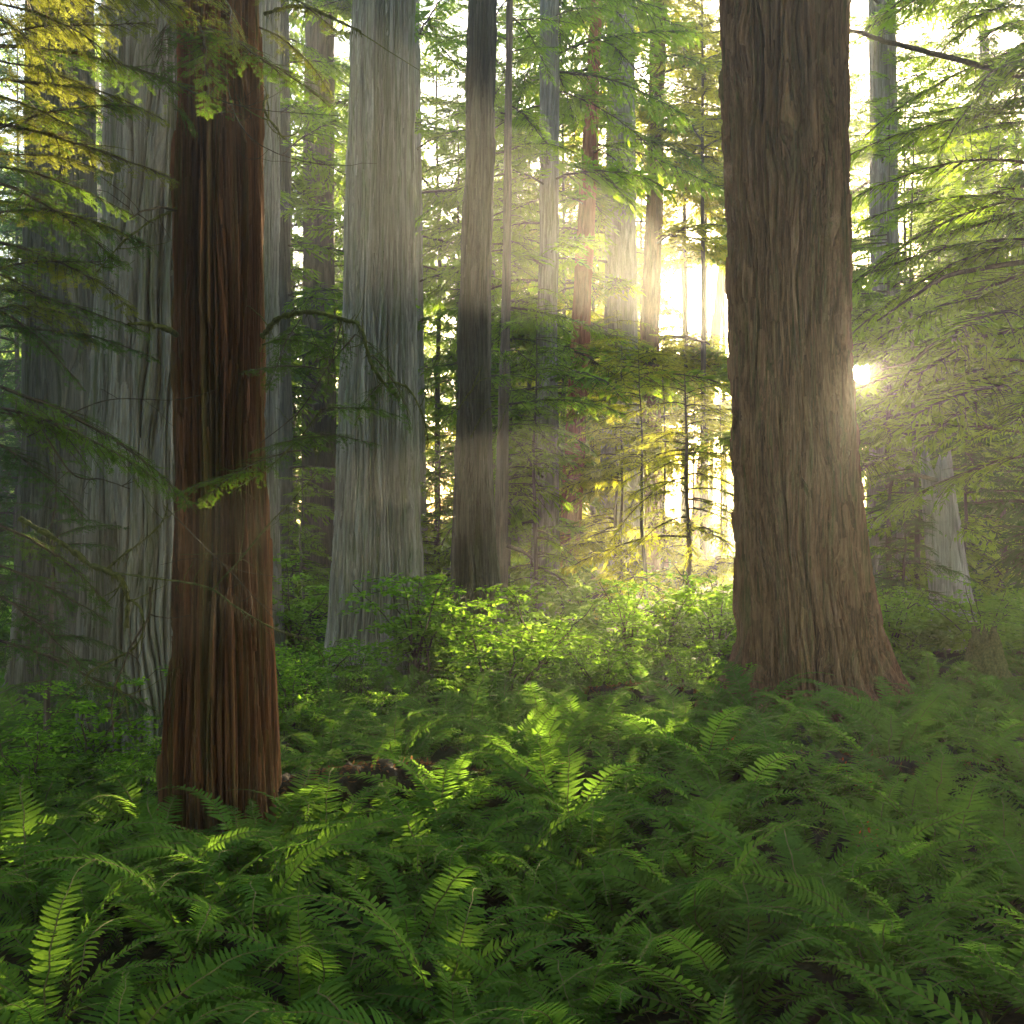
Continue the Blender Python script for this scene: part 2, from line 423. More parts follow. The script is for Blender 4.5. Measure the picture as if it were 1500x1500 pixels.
# clear lanes towards the sun: the place each one lights (photo x, y, depth) and its radius
LANES = [(560, 138, 15.2, .45), (560, 300, 15.2, .45), (150, 110, 7.0, .6), (170, 250, 7.0, .45), (450, 90, 7.4, .4),
         (735, 930, 13.5, .7), (620, 900, 14.3, .6), (850, 960, 15, .7), (900, 1060, 10.5, .6), (700, 1070, 11, .5), (560, 1040, 11.5, .5), (1000, 1010, 13, .6), (480, 1060, 10.3, .5), (780, 1110, 9.6, .4), (835, 840, 31, .8), (920, 850, 30, 1.0),
         (1380, 280, 18, .5), (1300, 210, 20, .5), (985, 300, 38, .5), (1010, 610, 24, .5), (930, 585, 27, .4), (620, 1080, 10.6, .5), (850, 1020, 12.5, .6), (780, 400, 24, .5), (690, 345, 17, .3)]
LP = np.array([pt(*l[:3]) for l in LANES]); LR = np.array([l[3] for l in LANES])
def lane(P, L):
    d = P - LP; t = d @ sd
    q = np.linalg.norm(d - t[:, None] * sd, axis=1)
    return bool(np.any((t > .6) & (q < LR + .09 * L)))
def sun_gap(P):
    if P[1] < 9: return False
    x, y = to_px(P)
    return ((x - 1262) / 13) ** 2 + ((y - 545) / 14) ** 2 < 1
def in_hole(P, L=0.0):
    if P[1] < 9: return False
    if lane(P, L): return True
    x, y = to_px(P); m = .07 * L / P[1] * 1500
    return any(((x - a) / (rx + m)) ** 2 + ((y - b) / (ry + m)) ** 2 < 1 for a, b, rx, ry in HOLES)

# ------------------------------------------------------------------ world, sun, camera
elev = math.asin(sd[2]); azim = math.atan2(sd[0], sd[1])      # azimuth from +Y towards +X
w = bpy.data.worlds.new('World'); S.world = w; w.use_nodes = True
nt = w.node_tree
bg = nt.nodes['Background']; sky = nt.nodes.new('ShaderNodeTexSky'); sky.sky_type = 'NISHITA'
sky.sun_disc = False; sky.sun_elevation = elev; sky.sun_rotation = azim
sky.dust_density = 2.0; sky.air_density = 1.0; sky.ozone_density = 1.0
nt.links.new(sky.outputs[0], bg.inputs[0]); bg.inputs[1].default_value = .10
L = bpy.data.lights.new('sun_lamp', 'SUN'); L.energy = 5; L.angle = math.radians(.5); L.color = (1, .80, .47)
lo = obj('sun_lamp', L); lo.rotation_euler = Vector((-sd[0], -sd[1], -sd[2])).to_track_quat('-Z', 'Y').to_euler()

cam = bpy.data.cameras.new('camera'); co = obj('camera', cam)
co.location = (0, 0, EYE); co.rotation_euler = (PI / 2, 0, 0)
cam.sensor_width = 36; cam.lens = 36; cam.shift_y = (HORIZON - 750) / 1500
cam.clip_start = .05; cam.clip_end = 6000
S.camera = co

# the sun's disc itself
g = Geo(); R0 = 22.0
for k in range(1):
    th = np.linspace(0, 2 * PI, 33)[:-1]; ph = np.linspace(-PI / 2, PI / 2, 17)
    TH, PH = np.meshgrid(th, ph)
    V = np.stack([np.cos(PH) * np.cos(TH), np.cos(PH) * np.sin(TH), np.sin(PH)], -1).reshape(-1, 3) * R0
    i, j = np.meshgrid(np.arange(16), np.arange(32), indexing='ij')
    g.add(V, np.stack([i * 32 + j, i * 32 + (j + 1) % 32, (i + 1) * 32 + (j + 1) % 32, (i + 1) * 32 + j], -1).reshape(-1, 4))
m, nt, out = new_mat('sun_fire'); e = node(nt, 'ShaderNodeEmission'); e.inputs[0].default_value = (1, .9, .7, 1); e.inputs[1].default_value = 400
tb = node(nt, 'ShaderNodeBsdfTransparent'); ad = node(nt, 'ShaderNodeAddShader')      # a ball of light lets other light pass
nt.links.new(e.outputs[0], ad.inputs[0]); nt.links.new(tb.outputs[0], ad.inputs[1]); nt.links.new(ad.outputs[0], out.inputs[0])
so = obj('sun', g.mesh('sun', [m], True)); so.location = Vector(sd * 2600) + Vector((0, 0, EYE)); tag(so, kind='structure')

# ------------------------------------------------------------------ ground
FARY = 150.0
def ground_z(x, y):
    return 0.10 * np.sin(x * .9 + 1.3) * np.cos(y * .7) + .06 * np.sin(x * 2.3 + y * 1.7) + .004 * np.clip(y - 45, 0, 200) ** 1.2
gx = np.concatenate([np.linspace(-170, -12, 50)[:-1], np.linspace(-12, 12, 120), np.linspace(12, 170, 50)[1:]])
gy = np.concatenate([np.linspace(-60, 0, 20)[:-1], np.linspace(0, 30, 150), np.linspace(30, FARY + 15, 60)[1:]])
GX, GY = np.meshgrid(gx, gy); GZ = ground_z(GX, GY) - .08
nx, ny = len(gx), len(gy)
i, j = np.meshgrid(np.arange(ny - 1), np.arange(nx - 1), indexing='ij')
g = Geo(); g.add(np.stack([GX, GY, GZ], -1).reshape(-1, 3), np.stack([i * nx + j, i * nx + j + 1, (i + 1) * nx + j + 1, (i + 1) * nx + j], -1).reshape(-1, 4))
m, nt, out = new_mat('forest_floor')
pos = node(nt, 'ShaderNodeNewGeometry').outputs['Position']
c = ramp(nt, [(.3, (.02, .014, .009)), (.55, (.05, .032, .018)), (.75, (.09, .055, .028))], noise(nt, pos, 9, 8, .7))
c = mix(nt, ramp(nt, [(.5, (0, 0, 0)), (.62, (1, 1, 1))], noise(nt, pos, .8, 5, .6)), c, (.025, .045, .012))
bp = node(nt, 'ShaderNodeBump'); bp.inputs['Strength'].default_value = .8; bp.inputs['Distance'].default_value = .05
nt.links.new(noise(nt, pos, 22, 6, .7), bp.inputs['Height'])
p = node(nt, 'ShaderNodeBsdfPrincipled'); p.inputs['Roughness'].default_value = .95; p.inputs['Specular IOR Level'].default_value = .1
nt.links.new(c, p.inputs['Base Color']); nt.links.new(bp.outputs[0], p.inputs['Normal']); nt.links.new(p.outputs[0], out.inputs[0])
tag(obj('ground', g.mesh('ground', [m], True)), kind='structure')

# ------------------------------------------------------------------ the trees one can tell apart
GT = 'tall trunks of the redwood grove'
TREES = {}
def tree(key, name, label, prof, Y, nu, nv, ztop, ridges, amp, zf, seed, mat, **kw):
    me, base, axis, rad = make_trunk(prof, Y, nu, nv, ztop, ridges, amp, zf, seed, M[mat], **kw)
    t = thing(name, label, 'tree' if 'stump' not in name and 'snag' not in name else name.split('_')[-1], base, group=GT if 'redwood' in name else None)
    obj('trunk', me, t)
    TREES[key] = (t, base, axis, rad)
    return t

tree('T1', 'redwood_tree', 'nearest redwood, reddish brown with deep vertical bark strips, rising from the ferns on the left',
     [(0, 258, 386), (250, 251, 390), (500, 250, 392), (750, 246, 394), (950, 240, 400), (1100, 232, 406), (1250, 224, 414)],
     7.9, 640, 900, 11, 28, .12, .16, 3, 'bark_red', flare=.12, flare_h=.6, lobes=9, weave=1.15, strips=150, strip_len=1.1)
tree('T2', 'redwood_tree', 'wide grey redwood half hidden behind the reddish trunk on the left',
     [(0, 158, 318), (500, 140, 322), (800, 125, 326), (1110, 112, 332)], 10.7, 560, 600, 13, 38, .10, .25, 13, 'bark_grey', flare=.08, strips=160)
tree('T2b', 'redwood_tree', 'very dark grey trunk in deep shade at the far left edge',
     [(0, 40, 134), (600, 34, 146), (1000, 20, 160)], 13.5, 380, 420, 15, 30, .05, .35, 23, 'bark_dark')
tree('T2c', 'redwood_tree', 'pale grey trunk showing only as a narrow strip right of the reddish trunk',
     [(0, 326, 412), (800, 322, 412), (960, 318, 416)], 17, 340, 360, 17, 30, .05, .35, 33, 'bark_pale')
tree('T2d', 'redwood_tree', 'dark slim trunk just right of the narrow pale strip',
     [(0, 384, 424), (850, 380, 430)], 25, 160, 260, 22, 20, .05, .35, 43, 'bark_dark')
tree('T2e', 'redwood_tree', 'brownish green trunk left of the big pale grey column, beside a bright sky gap',
     [(0, 446, 490), (860, 440, 494)], 30, 160, 260, 26, 20, .05, .35, 53, 'bark_far')
tree('T3', 'redwood_tree', 'big pale grey redwood column left of centre, crossed by sunbeams',
     [(0, 515, 610), (200, 508, 610), (400, 502, 611), (600, 494, 615), (750, 488, 619), (900, 480, 626), (1000, 474, 634)],
     16, 860, 800, 17, 66, .075, .24, 63, 'bark_pale', flare=.07, flare_h=.6, strips=200)
tree('T3b', 'redwood_tree', 'slim sunlit trunk peeping out behind the right side of the big pale column',
     [(0, 588, 616), (500, 592, 622), (850, 594, 628)], 28, 160, 260, 24, 18, .05, .35, 73, 'bark_pale')
tree('T4', 'redwood_tree', 'dark grey redwood in the centre, standing behind the bright green shrub',
     [(0, 684, 730), (250, 678, 726), (400, 672, 722), (600, 667, 722), (800, 661, 730), (900, 656, 740), (985, 650, 746)],
     17.5, 500, 700, 18, 32, .085, .28, 83, 'bark_dark', flare=.09, strips=140)
tree('T4b', 'hemlock_tree', 'thin slightly leaning trunk touching the right side of the dark central redwood',
     [(0, 741, 752), (200, 738, 750), (400, 735, 750), (600, 729, 746), (860, 720, 745)], 22, 90, 220, 19, 12, .02, .5, 93, 'bark_far')
tree('T6', 'redwood_tree', 'bluish grey trunk seen through hemlock boughs right of the centre',
     [(0, 790, 820), (300, 789, 820), (500, 786, 818), (860, 774, 822)], 27, 180, 260, 24, 22, .05, .35, 103, 'bark_grey')
tree('T7', 'redwood_tree', 'curved leaning trunk with a rust red base glowing in the sun',
     [(0, 864, 882), (100, 860, 880), (250, 850, 877), (390, 841, 869), (600, 829, 862), (780, 819, 852), (905, 812, 848)], 32, 160, 300, 27, 18, .05, .35, 113, 'bark_rust')
tree('T8', 'redwood_tree', 'broad pale green trunk veiled by haze right of centre',
     [(0, 890, 930), (450, 884, 934), (850, 876, 942)], 37, 180, 240, 30, 24, .06, .35, 123, 'bark_pale')
tree('T9', 'redwood_tree', 'straight dark brown trunk standing in the brightest haze',
     [(0, 952, 976), (300, 946, 972), (500, 936, 966), (700, 942, 972), (850, 945, 982)], 40, 160, 300, 32, 16, .06, .35, 133, 'bark_brown')
tree('T10', 'leaning_tree', 'thin leaning trunk against the white glow beside the big right redwood',
     [(0, 1105, 1119), (430, 1047, 1063), (620, 1028, 1043), (830, 1003, 1022)], 52, 60, 160, 34, 10, .04, .3, 143, 'bark_rust')
tree('T12', 'redwood_tree', 'hazy bluish trunk just right of the sun, behind boughs',
     [(0, 1272, 1312), (500, 1276, 1320), (860, 1268, 1332)], 27, 180, 260, 24, 22, .05, .35, 153, 'bark_grey')
tree('T13', 'broken_stump', 'weathered grey broken stump leaning left at the right edge, under hemlock boughs',
     [(690, 1348, 1394), (800, 1356, 1412), (940, 1366, 1436)], 21, 260, 240, EYE + 70 / 1500 * 21, 16, .05, .3, 163, 'bark_weathered', jag=.5)
tree('T5', 'redwood_tree', 'massive brown redwood on the right with the sun at its edge and flared base',
     [(0, 1056, 1241), (150, 1060, 1240), (300, 1064, 1240), (450, 1069, 1242), (600, 1076, 1247), (700, 1079, 1255), (800, 1081, 1264), (900, 1080, 1284), (970, 1076, 1300), (1045, 1068, 1326)],
     13.9, 800, 1100, 15, 46, .15, .34, 173, 'bark_brown', flare=.16, flare_h=.6, lobes=8, weave=1.3, strips=420, strip_len=1.2, tuck=.5)
# small trees with thin stems
tree('T11', 'sapling', 'thin straight sapling with sparse level twigs, left of the massive right redwood',
     [(560, 1002, 1004), (640, 1004, 1008), (700, 1001, 1008), (800, 1006, 1014), (880, 1003, 1013), (950, 1007, 1018)], 19.7, 16, 90, 5.3, 5, .012, .8, 183, 'bark_far')
tree('TL', 'hemlock_tree', 'hemlock reaching in from the left edge with golden sunlit sprays',
     [(0, -64, -50), (600, -66, -48), (1200, -72, -42)], 7.2, 40, 160, 9, 8, .012, .6, 193, 'bark_dark')
tree('TR', 'hemlock_tree', 'hemlock reaching in from the right edge with shaded level boughs',
     [(0, 1532, 1560), (500, 1530, 1564), (950, 1524, 1570)], 17, 60, 200, 15, 10, .02, .6, 203, 'bark_dark')
tree('T14', 'mossy_stump', 'low mossy green stump in the ferns at the right edge',
     [(925, 1422, 1456), (970, 1412, 1470), (1030, 1396, 1496)], 15, 160, 90, EYE - 170 / 1500 * 15, 10, .06, .8, 213, 'moss', jag=.2)

# crowns
def add_crown(key, z0, z1, n, Lf, boughs, seed, leaf='needle', pitch=(.2, -.05), az=None, holes=True):
    t, base, axis, rad = TREES[key]
    g = crown(np.random.default_rng(seed), axis, rad, z0, z1, n, Lf, boughs, pitch, az, in_hole if holes else None, base)
    obj('crown', g.mesh('crown', [M[leaf], M['wood']]), t)
LEFT, RIGHT, BACK, FRONT = PI, 0.0, PI / 2, -PI / 2
add_crown('T4b', 4.2, 18, 46, lambda f: 2.6 - 1.2 * f, MID, 301)
add_crown('T6', 3.0, 23, 60, lambda f: 3.6 - .8 * f, FAR, 302)
add_crown('T7', 2.5, 27, 84, lambda f: 4.6 - 1.4 * f, FAR, 303)
add_crown('T8', 5, 30, 60, lambda f: 4.5 - 1.2 * f, FAR, 304)
add_crown('T9', 4.5, 31, 84, lambda f: 4.8 - 1.4 * f, FAR, 305, 'needle_lit')
add_crown('T10', 4, 33, 40, lambda f: 4.2 - 1.2 * f, FAR, 306, 'needle_lit')
add_crown('T12', 3.5, 24, 62, lambda f: 4.0 - .8 * f, FAR, 307)
add_crown('T11', 2.1, 5.2, 36, lambda f: 2.1 - 1.2 * f, LOOSE, 308, 'needle_lit', (.12, .35), holes=False)
add_crown('TR', 3.6, 14.5, 90, lambda f: 3.7 - 1.2 * f, MID, 309, 'needle', (.15, -.15), (LEFT, .55))
add_crown('T2d', 3.5, 22, 40, lambda f: 3.0, FAR, 310)
add_crown('T2e', 3.5, 25, 60, lambda f: 3.6, FAR, 311)
add_crown('T3b', 7, 24, 30, lambda f: 3.4, FAR, 312)

# young hemlocks without a trunk one notices: filling the middle distance
def young(px, Y, H, n, Lb, seed, label, leaf='needle', z0=.6, boughs=None, name='young_hemlock', group='young hemlocks among the trunks', carve=True):
    rng = np.random.default_rng(seed)
    x = (px - 750) / 1500 * Y
    base = np.array([x, Y, 0.])
    t = thing(name, label, 'tree', base, group=group)
    g = Geo(); z = np.linspace(-.2, H, 12)
    P = np.stack([np.cumsum(rng.normal(0, .03, 12)), np.cumsum(rng.normal(0, .03, 12)), z], -1)
    ax = lambda h: np.array([np.interp(h, z, P[:, 0]), np.interp(h, z, P[:, 1]), h])
    cr = crown(rng, ax, lambda h: .01, z0, H, n, lambda f: Lb * (1.05 - .75 * f), boughs or FAR, (.12, .3), None, in_hole if carve else None, base)
    zt = np.linspace(-.2, min(H, getattr(cr, 'top', H * .6) + .25), 14)
    Pt = np.array([ax(h) for h in zt]) + rng.normal(0, .012, (14, 3)) * [1, 1, 0]
    tube(g, Pt, np.linspace(.004 * H + .03, .004, 14), 8)
    obj('trunk', g.mesh('trunk', [M['bark_far']], True), t)
    obj('crown', cr.mesh('crown', [M[leaf], M['wood']]), t)
    return t, base
young(786, 24, 8.0, 80, 2.3, 401, 'leafy young hemlock in front of the bluish trunk', 'needle', .6, LOOSE)
young(950, 23, 6.5, 70, 2.6, 402, 'feathery young hemlock left of the thin sapling, glowing yellow green', 'needle_lit', .6, LOOSE)
young(900, 30, 9.0, 80, 3.0, 403, 'tall young hemlock in front of the broad hazy trunk', 'needle_lit', .6, LOOSE)
young(640, 26, 4.6, 44, 2.0, 404, 'low young hemlock filling the gap between the pale column and the dark central redwood')
young(440, 20, 3.4, 40, 1.5, 405, 'low bushy hemlock between the reddish trunk and the pale column', 'needle', .6, MID)
young(1330, 19, 3.4, 40, 1.6, 406, 'low dark hemlock between the massive redwood and the grey stump', 'needle_shaded', .6, MID)
young(1412, 22.4, 6.8, 54, 2.0, 407, 'dark hemlock growing over the weathered grey stump', 'needle_shaded', 3.0, MID)
young(90, 9.6, 3.2, 30, 1.0, 408, 'small shaded hemlock at the foot of the wide grey redwood', 'needle_shaded', .6, MID)
young(560, 34, 13, 60, 3.2, 409, 'dense hemlock behind the big pale column')
young(1290, 34, 15, 70, 3.6, 410, 'dense hemlock behind the hazy bluish trunk right of the sun')
young(1440, 38, 17, 70, 4.0, 411, 'dense hemlock at the far right behind the dark boughs')
young(300, 30, 16, 60, 3.6, 412, 'dense hemlock behind the reddish and grey trunks at left')
young(642, 34, 22, 60, 3.0, 414, 'tall hemlock whose high boughs fill the gap between the pale column and dark redwood', 'needle', 10.0)
young(428, 33, 22, 60, 3.0, 415, 'tall hemlock whose high boughs hang right of the narrow pale strip', 'needle', 9.5)
young(1032, 39, 28, 90, 3.4, 416, 'tall hemlock with golden high boughs above the brightest opening', 'needle_lit', 15.0)
young(720, 30, 22, 60, 3.2, 417, 'tall hemlock with green high boughs right of the dark central redwood', 'needle', 9.0)
young(60, 24, 14, 60, 3.6, 413, 'dense dark hemlock behind the left edge trunks', 'needle_shaded')

FILL = [(20, 27, 17, 4.0), (130, 31, 19, 4.2), (210, 36, 20, 4.4), (345, 27, 16, 3.6), (388, 38, 20, 3.4), (480, 40, 22, 4.6), (570, 44, 25, 5.0), (672, 30, 17, 2.0),
        (715, 34, 20, 4.4), (745, 27, 15, 3.2), (775, 40, 23, 5.0), (825, 36, 22, 4.6), (870, 43, 25, 5.0), (905, 27, 7, 2.6), (975, 31, 8, 2.6), (1045, 27, 3.0, 2.0), (1000, 47, 26, 4.4), (940, 52, 28, 4.8), (1062, 50, 27, 4.4), (1040, 60, 31, 5.0), (1302, 40, 23, 3.2),
        (1330, 27, 15, 3.4), (1375, 30, 17, 3.8), (1400, 44, 24, 5.0), (1470, 30, 17, 4.0), (1510, 24, 14, 3.6), (1345, 22, 12, 2.6)]
SHADE = [(1018, 31, 6.6, 1.9), (1052, 31.5, 7.2, 2.0), (1092, 30, 7.5, 2.0), (1150, 31, 8.5, 2.3), (1215, 32, 14, 2.7), (1160, 36, 17, 3.0), (1228, 29, 14, 2.8), (1300, 24.5, 13, 3.0), (1325, 30, 15, 3.2), (1270, 44, 20, 3.6)]  # hemlocks added to keep direct sun off the foreground
FLAB = 'tall leafy hemlock deep in the grove, '
for k, (px, Y, H, Lb) in enumerate(FILL):
    zn = 'behind left hand trunks' if px < 470 else 'around the dark central redwood' if px < 800 else 'in the glow left of the massive redwood' if px < 1070 else 'behind and right of the massive redwood'
    young(px, Y, H, 64, Lb, 430 + k, FLAB + zn, 'needle_lit' if 760 < px < 1060 else 'needle_shaded' if px < 150 or px > 1450 else 'needle', 1.0 if Y < 32 else 2.0, None, 'hemlock_tree', 'leafy hemlocks ' + zn)

SUN_SCREEN = [(750 + 1500 * x / y, y) for x, y in ((7.3, 43), (8.4, 44.2), (9.5, 43), (10.6, 44.2), (11.7, 43), (12.8, 44.2), (13.9, 43))]  # row of hemlocks added to block the sun and edge the beams
for k, (px, Y) in enumerate(SUN_SCREEN):
    t, base = young(px, Y, 26, 400, 2.1, 520 + k, 'tall slim hemlock added far behind the massive right redwood to screen the sun, nearly hidden by its trunk' if px > 1070 else 'tall slim hemlock standing in the white glow beside the massive right redwood', 'needle' if px > 1070 else 'needle_lit', 7.2, FARLOD, 'hemlock_tree', 'tall hemlocks added to screen the sun' if px > 1070 else 'slim hemlocks in the glow')
    if k == 3:                                                 # unseen bough clump, added to part the sunbeam in two
        g = Geo(); rg = np.random.default_rng(3); o = pt(1106, 474, 44.2) - base
        for j in range(16):
            w, lf = MID[j % 6]; R = orient(rg.uniform(0, 6.28), rg.normal(0, .3), rg.normal(0, .6)); g.merge(lf, R, o + rg.normal(0, .12, 3), .62, 0); g.merge(w, R, o, .62, 1)
        tube(g, np.linspace(np.array([0, 0, o[2] - .3]), o, 6), np.linspace(.06, .02, 6), 6, 1)
        obj('bough', g.mesh('bough', [M['needle'], M['wood']]), t)
for k, (px, Y, H, Lb) in enumerate(SHADE):
    young(px, Y, H, 110 if px > 1190 else 85 if px > 1070 else 44, Lb, 480 + k, 'hemlock added close behind the massive right redwood to block the sun, its bough tips showing past the trunk' if px > 1070 else 'hazy hemlock in the white glow just left of the massive right redwood', 'needle' if px > 1070 else 'needle_lit', 4.0, MID if px > 1190 else FAR if px > 1070 else LOOSE, 'hemlock_tree', 'hemlocks added behind the massive redwood' if px > 1070 else 'hemlocks in the white glow', px > 1070)

# the far wood: individual trees sharing a few meshes
FT = []
for v in range(5):
    rng = np.random.default_rng(500 + v)
    H = 30.0; g = Geo(); z = np.linspace(-.5, H, 14)
    P = np.stack([np.cumsum(rng.normal(0, .07, 14)), np.cumsum(rng.normal(0, .05, 14)), z], -1)
    tube(g, P, np.linspace(.55 + .1 * v, .2, 14), 12)
    tm = g.mesh('far_trunk', [M['bark_far']], True)
    ax = lambda h: np.array([np.interp(h, z, P[:, 0]), np.interp(h, z, P[:, 1]), h])
    g = crown(rng, ax, lambda h: .3, 2.5 + 1.2 * v, H, 88, lambda f: 5.2 - 2.6 * f, FARLOD, (.1, -.1))
    cm = [g.mesh('far_crown', [M[k], M['wood']]) for k in ('needle', 'needle_lit')]
    FT.append((tm, cm))
rng = np.random.default_rng(77)
spots = []
for k in range(900):
    Y = rng.uniform(44, 112); px = rng.uniform(-120, 1620)
    x = (px - 750) / 1500 * Y
    if any((x - a) ** 2 + (Y - b) ** 2 < 5.0 ** 2 for a, b in spots): continue
    # leave the sun's path and the brightest openings clear
    if .337 * (Y - 10) - 6 < x < .337 * (Y - 10) + 7 or abs(px - 1262) < 20 + 6000 / Y or abs(px - 1022) < 75 or abs(px - 650) < 15 + 3300 / Y or abs(px - 432) < 10 + 3000 / Y: continue
    spots.append((x, Y))
    if len(spots) >= 64: break
zone = lambda px: 'left' if px < 470 else 'centre' if px < 900 else 'right'
for k, (x, Y) in enumerate(spots):
    px = 750 + 1500 * x / Y
    v = int(rng.integers(5)); lit = 1 if 780 < px < 1300 else 0  # crowns towards the glow take the sunlit needle colour
    zn = {'left': 'hazy conifer in the far wood, seen between the left hand trunks', 'centre': 'hazy conifer in the far wood, seen behind the central trunks',
          'right': 'hazy sun washed conifer in the far wood, behind and beside the massive right redwood'}[zone(px)]
    t = thing('far_conifer', zn, 'tree', (x, Y, float(ground_z(x, Y)) - .1), float(rng.uniform(0, 6.28)), 'hazy conifers of the far wood, ' + zone(px))
    s = float(rng.uniform(.75, 1.12)); t.scale = (s, s, s)
    obj('trunk', FT[v][0], t); obj('crown', FT[v][1][lit], t)

rng = np.random.default_rng(78)  # unseen conifers, added to cut the skylight on trunks and front ferns
for k, (x, Y, s) in enumerate([(-7, -3, .9), (6.5, -4, .95), (-1.5, -9, 1.0), (-12, -12, 1.1), (11, -13, 1.0), (3, -17, 1.1), (-6, -20, 1.1), (17, -5, 1.0), (-17, 1, 1.0), (15, 6, .9), (-12.5, 9, .95),
                               (-20, -20, 1.1), (20, -22, 1.1), (0, -30, 1.15), (-12, -33, 1.15), (12, -33, 1.15), (24, 8, 1.0), (-24, 12, 1.0), (-3.6, -1.6, 1.12), (4.1, -1.8, 1.12), (.2, -5, 1.12)]):
    t = thing('shade_conifer', 'unseen tall conifer added beside and behind the viewer to shade the front ferns', 'tree', (x, Y, -.1), float(rng.uniform(0, 6.28)), 'unseen conifers added around the viewer')
    t.scale = (s, s, s); v = int(rng.integers(1, 5)) if k < 18 else 4
    obj('trunk', FT[v][0], t); obj('crown', FT[v][1][0], t)

# ------------------------------------------------------------------ near boughs of the left trees
NEAR = [bough(np.random.default_rng(600 + i), 1.0, 60, .36, 21, .07, 19, .0165, .0023, droop=.18 + .08 * (i % 3), thick=.008, wig=.1) for i in range(6)]
NEARM = []
for i, (wd, lf) in enumerate(NEAR):
    NEARM.append((wd.mesh('bough', [M['wood']], True), {k: lf.mesh('foliage', [M[k]]) for k in ('spray_lit', 'spray', 'needle_shaded')}))
def near_bough(key, tip0, tip1, leaf='spray', seed=0, scale=1.0, roll=0.0, name='bough'):
    """a spray of the tree, from point tip0 out to tip1 (photo x, y, depth)"""
    t, base, *_ = TREES[key]
    a = pt(*tip0); b = pt(*tip1); v = b - a; Lg = float(np.linalg.norm(v)) * scale
    rng = np.random.default_rng(900 + seed)
    az = math.atan2(v[1], v[0]); p = math.asin(v[2] / np.linalg.norm(v)) + .18
    R = Matrix(orient(az, p, roll + rng.normal(0, .15)).tolist()).to_4x4()
    m_ = NEARM[seed % len(NEARM)]
    o = obj(name, m_[0], t); o.matrix_local = Matrix.Translation(Vector(a - base)) @ R @ Matrix.Scale(Lg, 4)
    f = obj('foliage', m_[1][leaf], o)
    return o
# sprays of the left edge hemlock, many in the sunlit colour
q = 0
rng = np.random.default_rng(31)
for (y0, tx, ty, d, leaf) in [(60, 200, 40, 7.2, 'spray_lit'), (-20, 150, -10, 7.0, 'spray_lit'), (70, 300, 100, 7.5, 'spray'), (-40, 260, 20, 7.0, 'spray_lit'), (120, 210, 140, 6.9, 'spray_lit'),
                              (170, 150, 215, 7.3, 'spray_lit'), (180, 215, 250, 7.0, 'spray_lit'), (240, 180, 290, 7.4, 'spray'), (260, 130, 330, 6.8, 'spray'), (290, 200, 360, 7.2, 'needle_shaded'),
                              (350, 160, 420, 7.0, 'spray_lit'), (390, 130, 470, 7.3, 'spray_lit'), (420, 190, 480, 7.1, 'spray'), (440, 120, 540, 7.0, 'needle_shaded'),
                              (560, 250, 670, 7.1, 'spray'), (590, 220, 700, 6.8, 'spray'), (600, 150, 650, 7.4, 'spray'), (640, 120, 720, 7.0, 'needle_shaded'),
                              (820, 140, 900, 7.2, 'needle_shaded'), (860, 120, 960, 6.9, 'needle_shaded'), (760, 150, 840, 7.0, 'spray'), (930, 200, 1030, 7.3, 'needle_shaded'),
                              (480, 200, 500, 7.4, 'needle_shaded'), (20, 120, 110, 6.8, 'spray_lit'), (140, 110, 190, 6.7, 'spray_lit'), (0, 180, 70, 6.9, 'spray_lit'), (90, 160, 120, 7.1, 'spray_lit'), (200, 170, 160, 6.8, 'spray'), (230, 130, 230, 7.0, 'spray_lit'), (320, 150, 300, 6.9, 'spray_lit'), (400, 170, 390, 7.1, 'spray'), (-60, 240, -20, 7.2, 'spray_lit'), (460, 110, 440, 6.8, 'spray_lit')]:
    near_bough('TL', (-30, y0, 7.2), (tx, ty, d), leaf, q, 1.12, rng.normal(0, .2)); q += 1
# sprays of the reddish redwood
for (x0, y0, d0, x1, y1, d1, leaf) in [(300, 40, 7.5, 405, 110, 6.9, 'spray'), (290, 30, 7.5, 300, 130, 6.9, 'spray'), (380, 40, 7.7, 490, 110, 7.5, 'spray_lit'), (385, 90, 7.8, 470, 150, 7.4, 'spray'),
                                       (375, -20, 7.7, 480, 20, 7.3, 'spray_lit'), (260, 20, 7.6, 205, 85, 7.0, 'needle_shaded'), (330, 0, 7.5, 360, 80, 6.9, 'spray_lit'), (255, 160, 7.6, 300, 195, 7.3, 'spray'),
                                       (385, 505, 7.7, 470, 490, 7.2, 'spray'), (440, 468, 7.5, 400, 560, 7.2, 'spray'), (500, 475, 7.4, 480, 560, 7.1, 'spray'), (520, 490, 7.4, 575, 530, 7.2, 'spray'),
                                       (470, 540, 7.4, 370, 545, 7.0, 'spray'), (545, 520, 7.4, 610, 610, 7.1, 'spray'), (560, 560, 7.3, 520, 610, 7.1, 'spray'), (475, 640, 7.3, 375, 660, 6.9, 'spray'),
                                       (430, 640, 7.4, 540, 640, 7.2, 'spray'), (440, 660, 7.4, 310, 700, 6.8, 'spray'), (380, 690, 7.3, 270, 720, 6.8, 'spray'), (470, 600, 7.4, 580, 600, 7.2, 'spray')]:
    near_bough('T1', (x0, y0, d0), (x1, y1, d1), leaf, q, 1.1, rng.normal(0, .25)); q += 1

